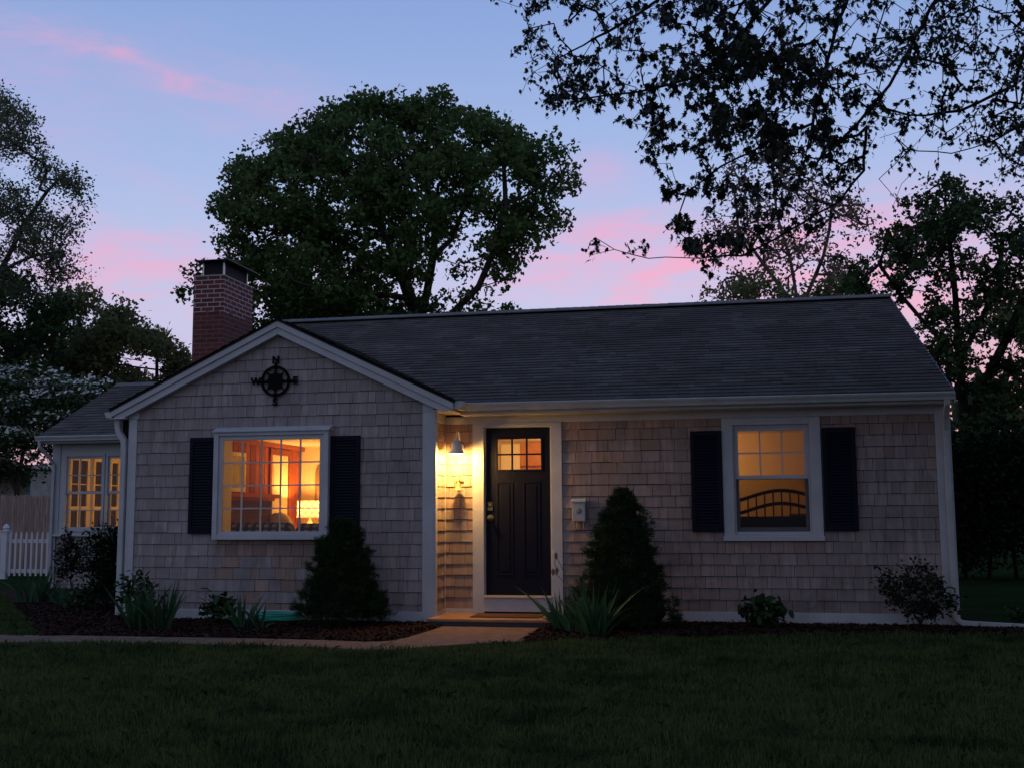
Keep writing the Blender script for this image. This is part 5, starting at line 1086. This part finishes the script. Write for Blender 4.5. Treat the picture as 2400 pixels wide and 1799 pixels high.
# ================================================================== plants in the beds
def conifer(label, px, Y, zb, zt, prof, seed, trunk=False):
    rg = np.random.default_rng(seed); cx = at(px, 1400, Y)[0]; t = empty('dwarf_spruce', (cx, Y, -.3), label, 'conifer', 'dwarf conifers against the front wall')
    H = zt-zb; zs = np.array([p[0] for p in prof]); rs = np.array([p[1] for p in prof]); nT = 430; n = nT*9
    z = rg.uniform(0, 1, nT)**1.15; th = rg.uniform(0, 6.28, nT); r = np.interp(z, zs, rs)
    lump = 1+.13*np.sin(th*5+z*17)+.10*np.sin(th*3-z*29+1)+.09*np.sin(th*9+z*41); rr_ = r*lump*(.93+.07*np.sin(th*2+z*9))*rg.uniform(.84, 1.03, nT)
    c = np.stack([cx+rr_*np.cos(th), Y+rr_*np.sin(th), zb+z*H], 1); out = np.stack([np.cos(th), np.sin(th), np.full(nT, .45)], 1)
    c = np.repeat(c, 9, 0)+rg.normal(0, .030, (n, 3))*[1, 1, .7]; out = np.repeat(out, 9, 0)+rg.normal(0, .3, (n, 3))
    K = 13; P = np.repeat(c, K, 0)+rg.normal(0, .014, (n*K, 3)); o = np.repeat(out, K, 0)+rg.normal(0, .55, (n*K, 3)); u = o/np.linalg.norm(o, axis=1, keepdims=True); a = rg.normal(size=u.shape); v = np.cross(u, a); v /= np.linalg.norm(v, axis=1, keepdims=True); nr = np.cross(u, v)
    P = P+u*.012; m_ = mat('spruce_needles', (.018, .040, .016), .7, spec=.05, island=.45, hue=(.030, .055, .018))
    np_mesh('crown', leaf_polys(rg, P, .046, np.array([(-.5, -.07), (.5, 0), (-.5, .07)]), fr=(u, v, nr), curl=0), 3, m_, t)
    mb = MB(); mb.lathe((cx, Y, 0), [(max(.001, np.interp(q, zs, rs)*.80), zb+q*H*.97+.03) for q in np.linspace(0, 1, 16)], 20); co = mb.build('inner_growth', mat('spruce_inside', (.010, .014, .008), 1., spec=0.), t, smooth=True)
    part('trunk', MB().tube([(cx, Y, -.33), (cx+.01, Y, zb+.1)], .03, 8), BARKD, t, 0)
    return t
conifer('dwarf spruce right of the picture window, ragged skirt at its foot', 800, -.98, -.20, at(799, 1216, -.98)[2], [(0, .40), (.05, .52), (.12, .50), (.2, .46), (.35, .43), (.5, .36), (.65, .29), (.8, .225), (.92, .13), (1, .02)], 91)
conifer('taller dwarf spruce between the mailbox and the bedroom window', 1462, -.72, -.26, at(1441, 1150, -.72)[2], [(0, .50), (.06, .59), (.15, .545), (.3, .50), (.45, .43), (.6, .355), (.75, .265), (.88, .17), (.96, .09), (1, .02)], 92)
IRIS = mat('iris_leaves', (.040, .105, .040), .6, spec=.12, island=.3, hue=(.035, .08, .045), transl=.2)
def iris(label, clumps, seed, stalks=(), hmax=.6, lean=(0, 0), nm='iris_plant', m_=None, w=.021, group='sword leaved irises in the beds'):
    rg = random.Random(seed); x0, y0 = clumps[0][:2]; t = empty(nm, (x0, y0, -.3), label, 'plant', group); mb = MB()
    for (x, y, n, rad, h) in clumps:
        for i in range(n):
            a = rg.uniform(0, 6.28); q = rg.uniform(0, 1)**.5*rad; bx_, by_ = x+q*math.cos(a), y+q*.6*math.sin(a); L = h*rg.uniform(.55, 1.05); da = rg.uniform(0, 6.28); ln = rg.uniform(.05, .75)**1.1+.25*q/max(rad, .01)
            dx, dy = math.cos(a)*.55+math.cos(da)*.45+lean[0], math.sin(a)*.55+math.sin(da)*.45+lean[1]; wd = w*rg.uniform(.7, 1.2); fa = rg.uniform(0, 3.14); sx, sy = math.cos(fa)*wd, math.sin(fa)*wd; bend = rg.uniform(.1, .9) if rg.random() > .2 else 1.6; S = 7; V = []
            for k in range(S+1):
                s = k/S; off = L*ln*(s+bend*s*s)*.75; z = -.31+L*s*(1-.25*ln*bend*s*(1 if bend < 1.5 else 1.8)); ww = (1-s**2.2)*(.75+.5*math.sin(math.pi*min(1, s*1.2)))
                cxp, cyp = bx_+dx*off, by_+dy*off; V += [(cxp-sx*ww, cyp-sy*ww, z), (cxp+sx*ww, cyp+sy*ww, z)]
            mb.add(V, [(2*k, 2*k+1, 2*k+3, 2*k+2) for k in range(S)])
    mb.build('leaves', m_ or IRIS, t)
    for pts in stalks:
        part('flower_stalk', MB().tube(pts, .004, 5), mat('dry_stalk', (.14, .13, .06), .8), t, 0)
        e = pts[-1]; part('withered_flower', MB().lathe((e[0], e[1], e[2]), [(0, -.05), (.012, -.03), (.022, 0), (.012, .025), (0, .035)], 8), mat('withered_petals', (.30, .20, .09), .9, noise=(.10, .05, .06), nscale=60.), t, 0, True)
    return t
g2 = lambda px, py: gz(px, py, -.30)[:2]
c = g2(1395, 1490); c2_ = g2(1330, 1478)
iris('large iris clump with withered flower stalks at the right of the front step', [(c[0], c[1], 46, .13, .64), (c2_[0], c2_[1], 30, .12, .58), (g2(1365, 1484)[0], g2(1365, 1484)[1], 20, .14, .5)], 101, lean=(-.08, 0),
     stalks=([(c2_[0], c2_[1], -.3), at(1345, 1405, -1.3), at(1322, 1340, -1.3), at(1303, 1300, -1.3)], [at(1345, 1405, -1.3), at(1322, 1362, -1.3), at(1296, 1338, -1.3)], [at(1303, 1300, -1.3), at(1300, 1318, -1.3), at(1305, 1335, -1.3)]), w=.024)
a, b = g2(325, 1474), g2(372, 1476)
iris('pair of tall iris clumps at the left corner of the gable wall', [(a[0], a[1], 34, .12, .58), (b[0], b[1], 38, .11, .62)], 102)
a = g2(570, 1474); a2_ = g2(610, 1474); iris('small iris clump between the leafy plant and the garden hose', [(a[0], a[1], 24, .07, .46), (a2_[0], a2_[1], 8, .03, .40)], 103)
a = at(85, 1380, 1.6)[:2]; iris('dark iris clump in front of the sunroom corner', [(a[0], a[1], 40, .26, .62), (a[0]+.4, a[1]+.1, 14, .12, .45)], 104)
a = at(165, 1400, 1.2)[:2]; iris('soft low grassy daylily clump before the sunroom', [(a[0], a[1], 60, .25, .42)], 105, w=.008, nm='daylily_plant')
def bush(name, label, c, rx, ry, h, n, per, ls, leafm, seed, shape=OVAL, z0=-.3, flat=.8, stems=10, flowers=None, cat='shrub', sp=.05, lo=.25, group=None):
    rg = np.random.default_rng(seed); t = empty(name, (c[0], c[1], -.3), label, cat, group); v = rg.normal(size=(n, 3)); v /= np.linalg.norm(v, axis=1, keepdims=True); v *= rg.uniform(.35, 1, (n, 1))**.5; av = np.arctan2(v[:, 1], v[:, 0]); v *= (1+.28*np.sin(3*av+seed)*np.cos(4*v[:, 2]+seed)+.16*np.sin(7*v[:, 0]+5*v[:, 2]+seed))[:, None]
    P0 = np.stack([c[0]+v[:, 0]*rx, c[1]+v[:, 1]*ry, z0+h*(lo+(1-lo)*(v[:, 2]*.5+.5))], 1)
    starts = [[np.array([c[0], c[1], -.33]), np.array([c[0]+.01, c[1], -.26])]]; pos, par, tips = skeleton(starts, P0, rg, wander=.12, seg=.06, bias=.6); wood('stems', pos, par, tips, .0022, .38, .02, BARKD, t, sides=5)
    P = np.repeat(P0, per, 0)+rg.normal(0, sp, (n*per, 3)); np_mesh('leaves', leaf_polys(rg, P, ls, shape, .7, curl=.4), len(shape), leafm, t)
    if flowers:
        k = rg.choice(n, flowers[0], replace=False); P = np.repeat(P0[k], 9, 0)+rg.normal(0, .022, (flowers[0]*9, 3))+[0, -.02, .03]; np_mesh('flowers', leaf_polys(rg, P, .045, OVAL, .3), 6, flowers[1], t)
    return t
LB = mat('shrub_leaves', (.034, .070, .026), .6, spec=.12, island=.35, hue=(.028, .055, .022), transl=.15); LBD = mat('dark_shrub_leaves', (.018, .030, .015), .65, spec=.08, island=.35)
a = at(250, 1400, .55)[:2]; bush('rhododendron', 'large dark rhododendron bush in the nook before the sunroom', a, .22, .38, 1.12, 180, 26, .055, LBD, 111, lo=.10, sp=.06)
a = at(160, 1395, 2.9)[:2]; bush('flowering_shrub', 'shrub with dusky purple flowers below the sunroom window', a, .22, .2, .95, 60, 14, .065, LBD, 112, flowers=(16, mat('purple_petals', (.085, .028, .045), .8)))
a = g2(185, 1432); bush('leafy_perennial', 'small leafy plant in the mulch left of the irises', a, .17, .15, .26, 40, 9, .07, LB, 113, cat='plant')
a = g2(514, 1462); bush('leafy_perennial', 'broad leaved plant beside the small iris clump', a, .15, .12, .33, 26, 7, .10, LB, 114, cat='plant')
a = at(318, 1440, -.95)[:2]; bush('leafy_perennial', 'leafy stems rising behind the pair of iris clumps', a, .24, .12, .60, 48, 7, .075, LB, 115, cat='plant', flowers=(6, mat('white_petals', (.6, .6, .55), .7)))
a = at(1793, 1462, -.52)[:2]; bush('hydrangea', 'low hydrangea below the bedroom window', a, .20, .17, .32, 34, 8, .105, LB, 116, cat='shrub')
a = at(2150, 1462, -.42)[:2]; bush('azalea', 'sparse twiggy azalea at the right corner of the wall', a, .38, .24, .68, 92, 20, .05, LBD, 117, cat='shrub', sp=.05, lo=.12)
a = gz(2388, 1462)[:2]; bush('leafy_perennial', 'low plant at the end of the long downspout', a, .12, .1, .16, 22, 8, .05, LB, 118, cat='plant')
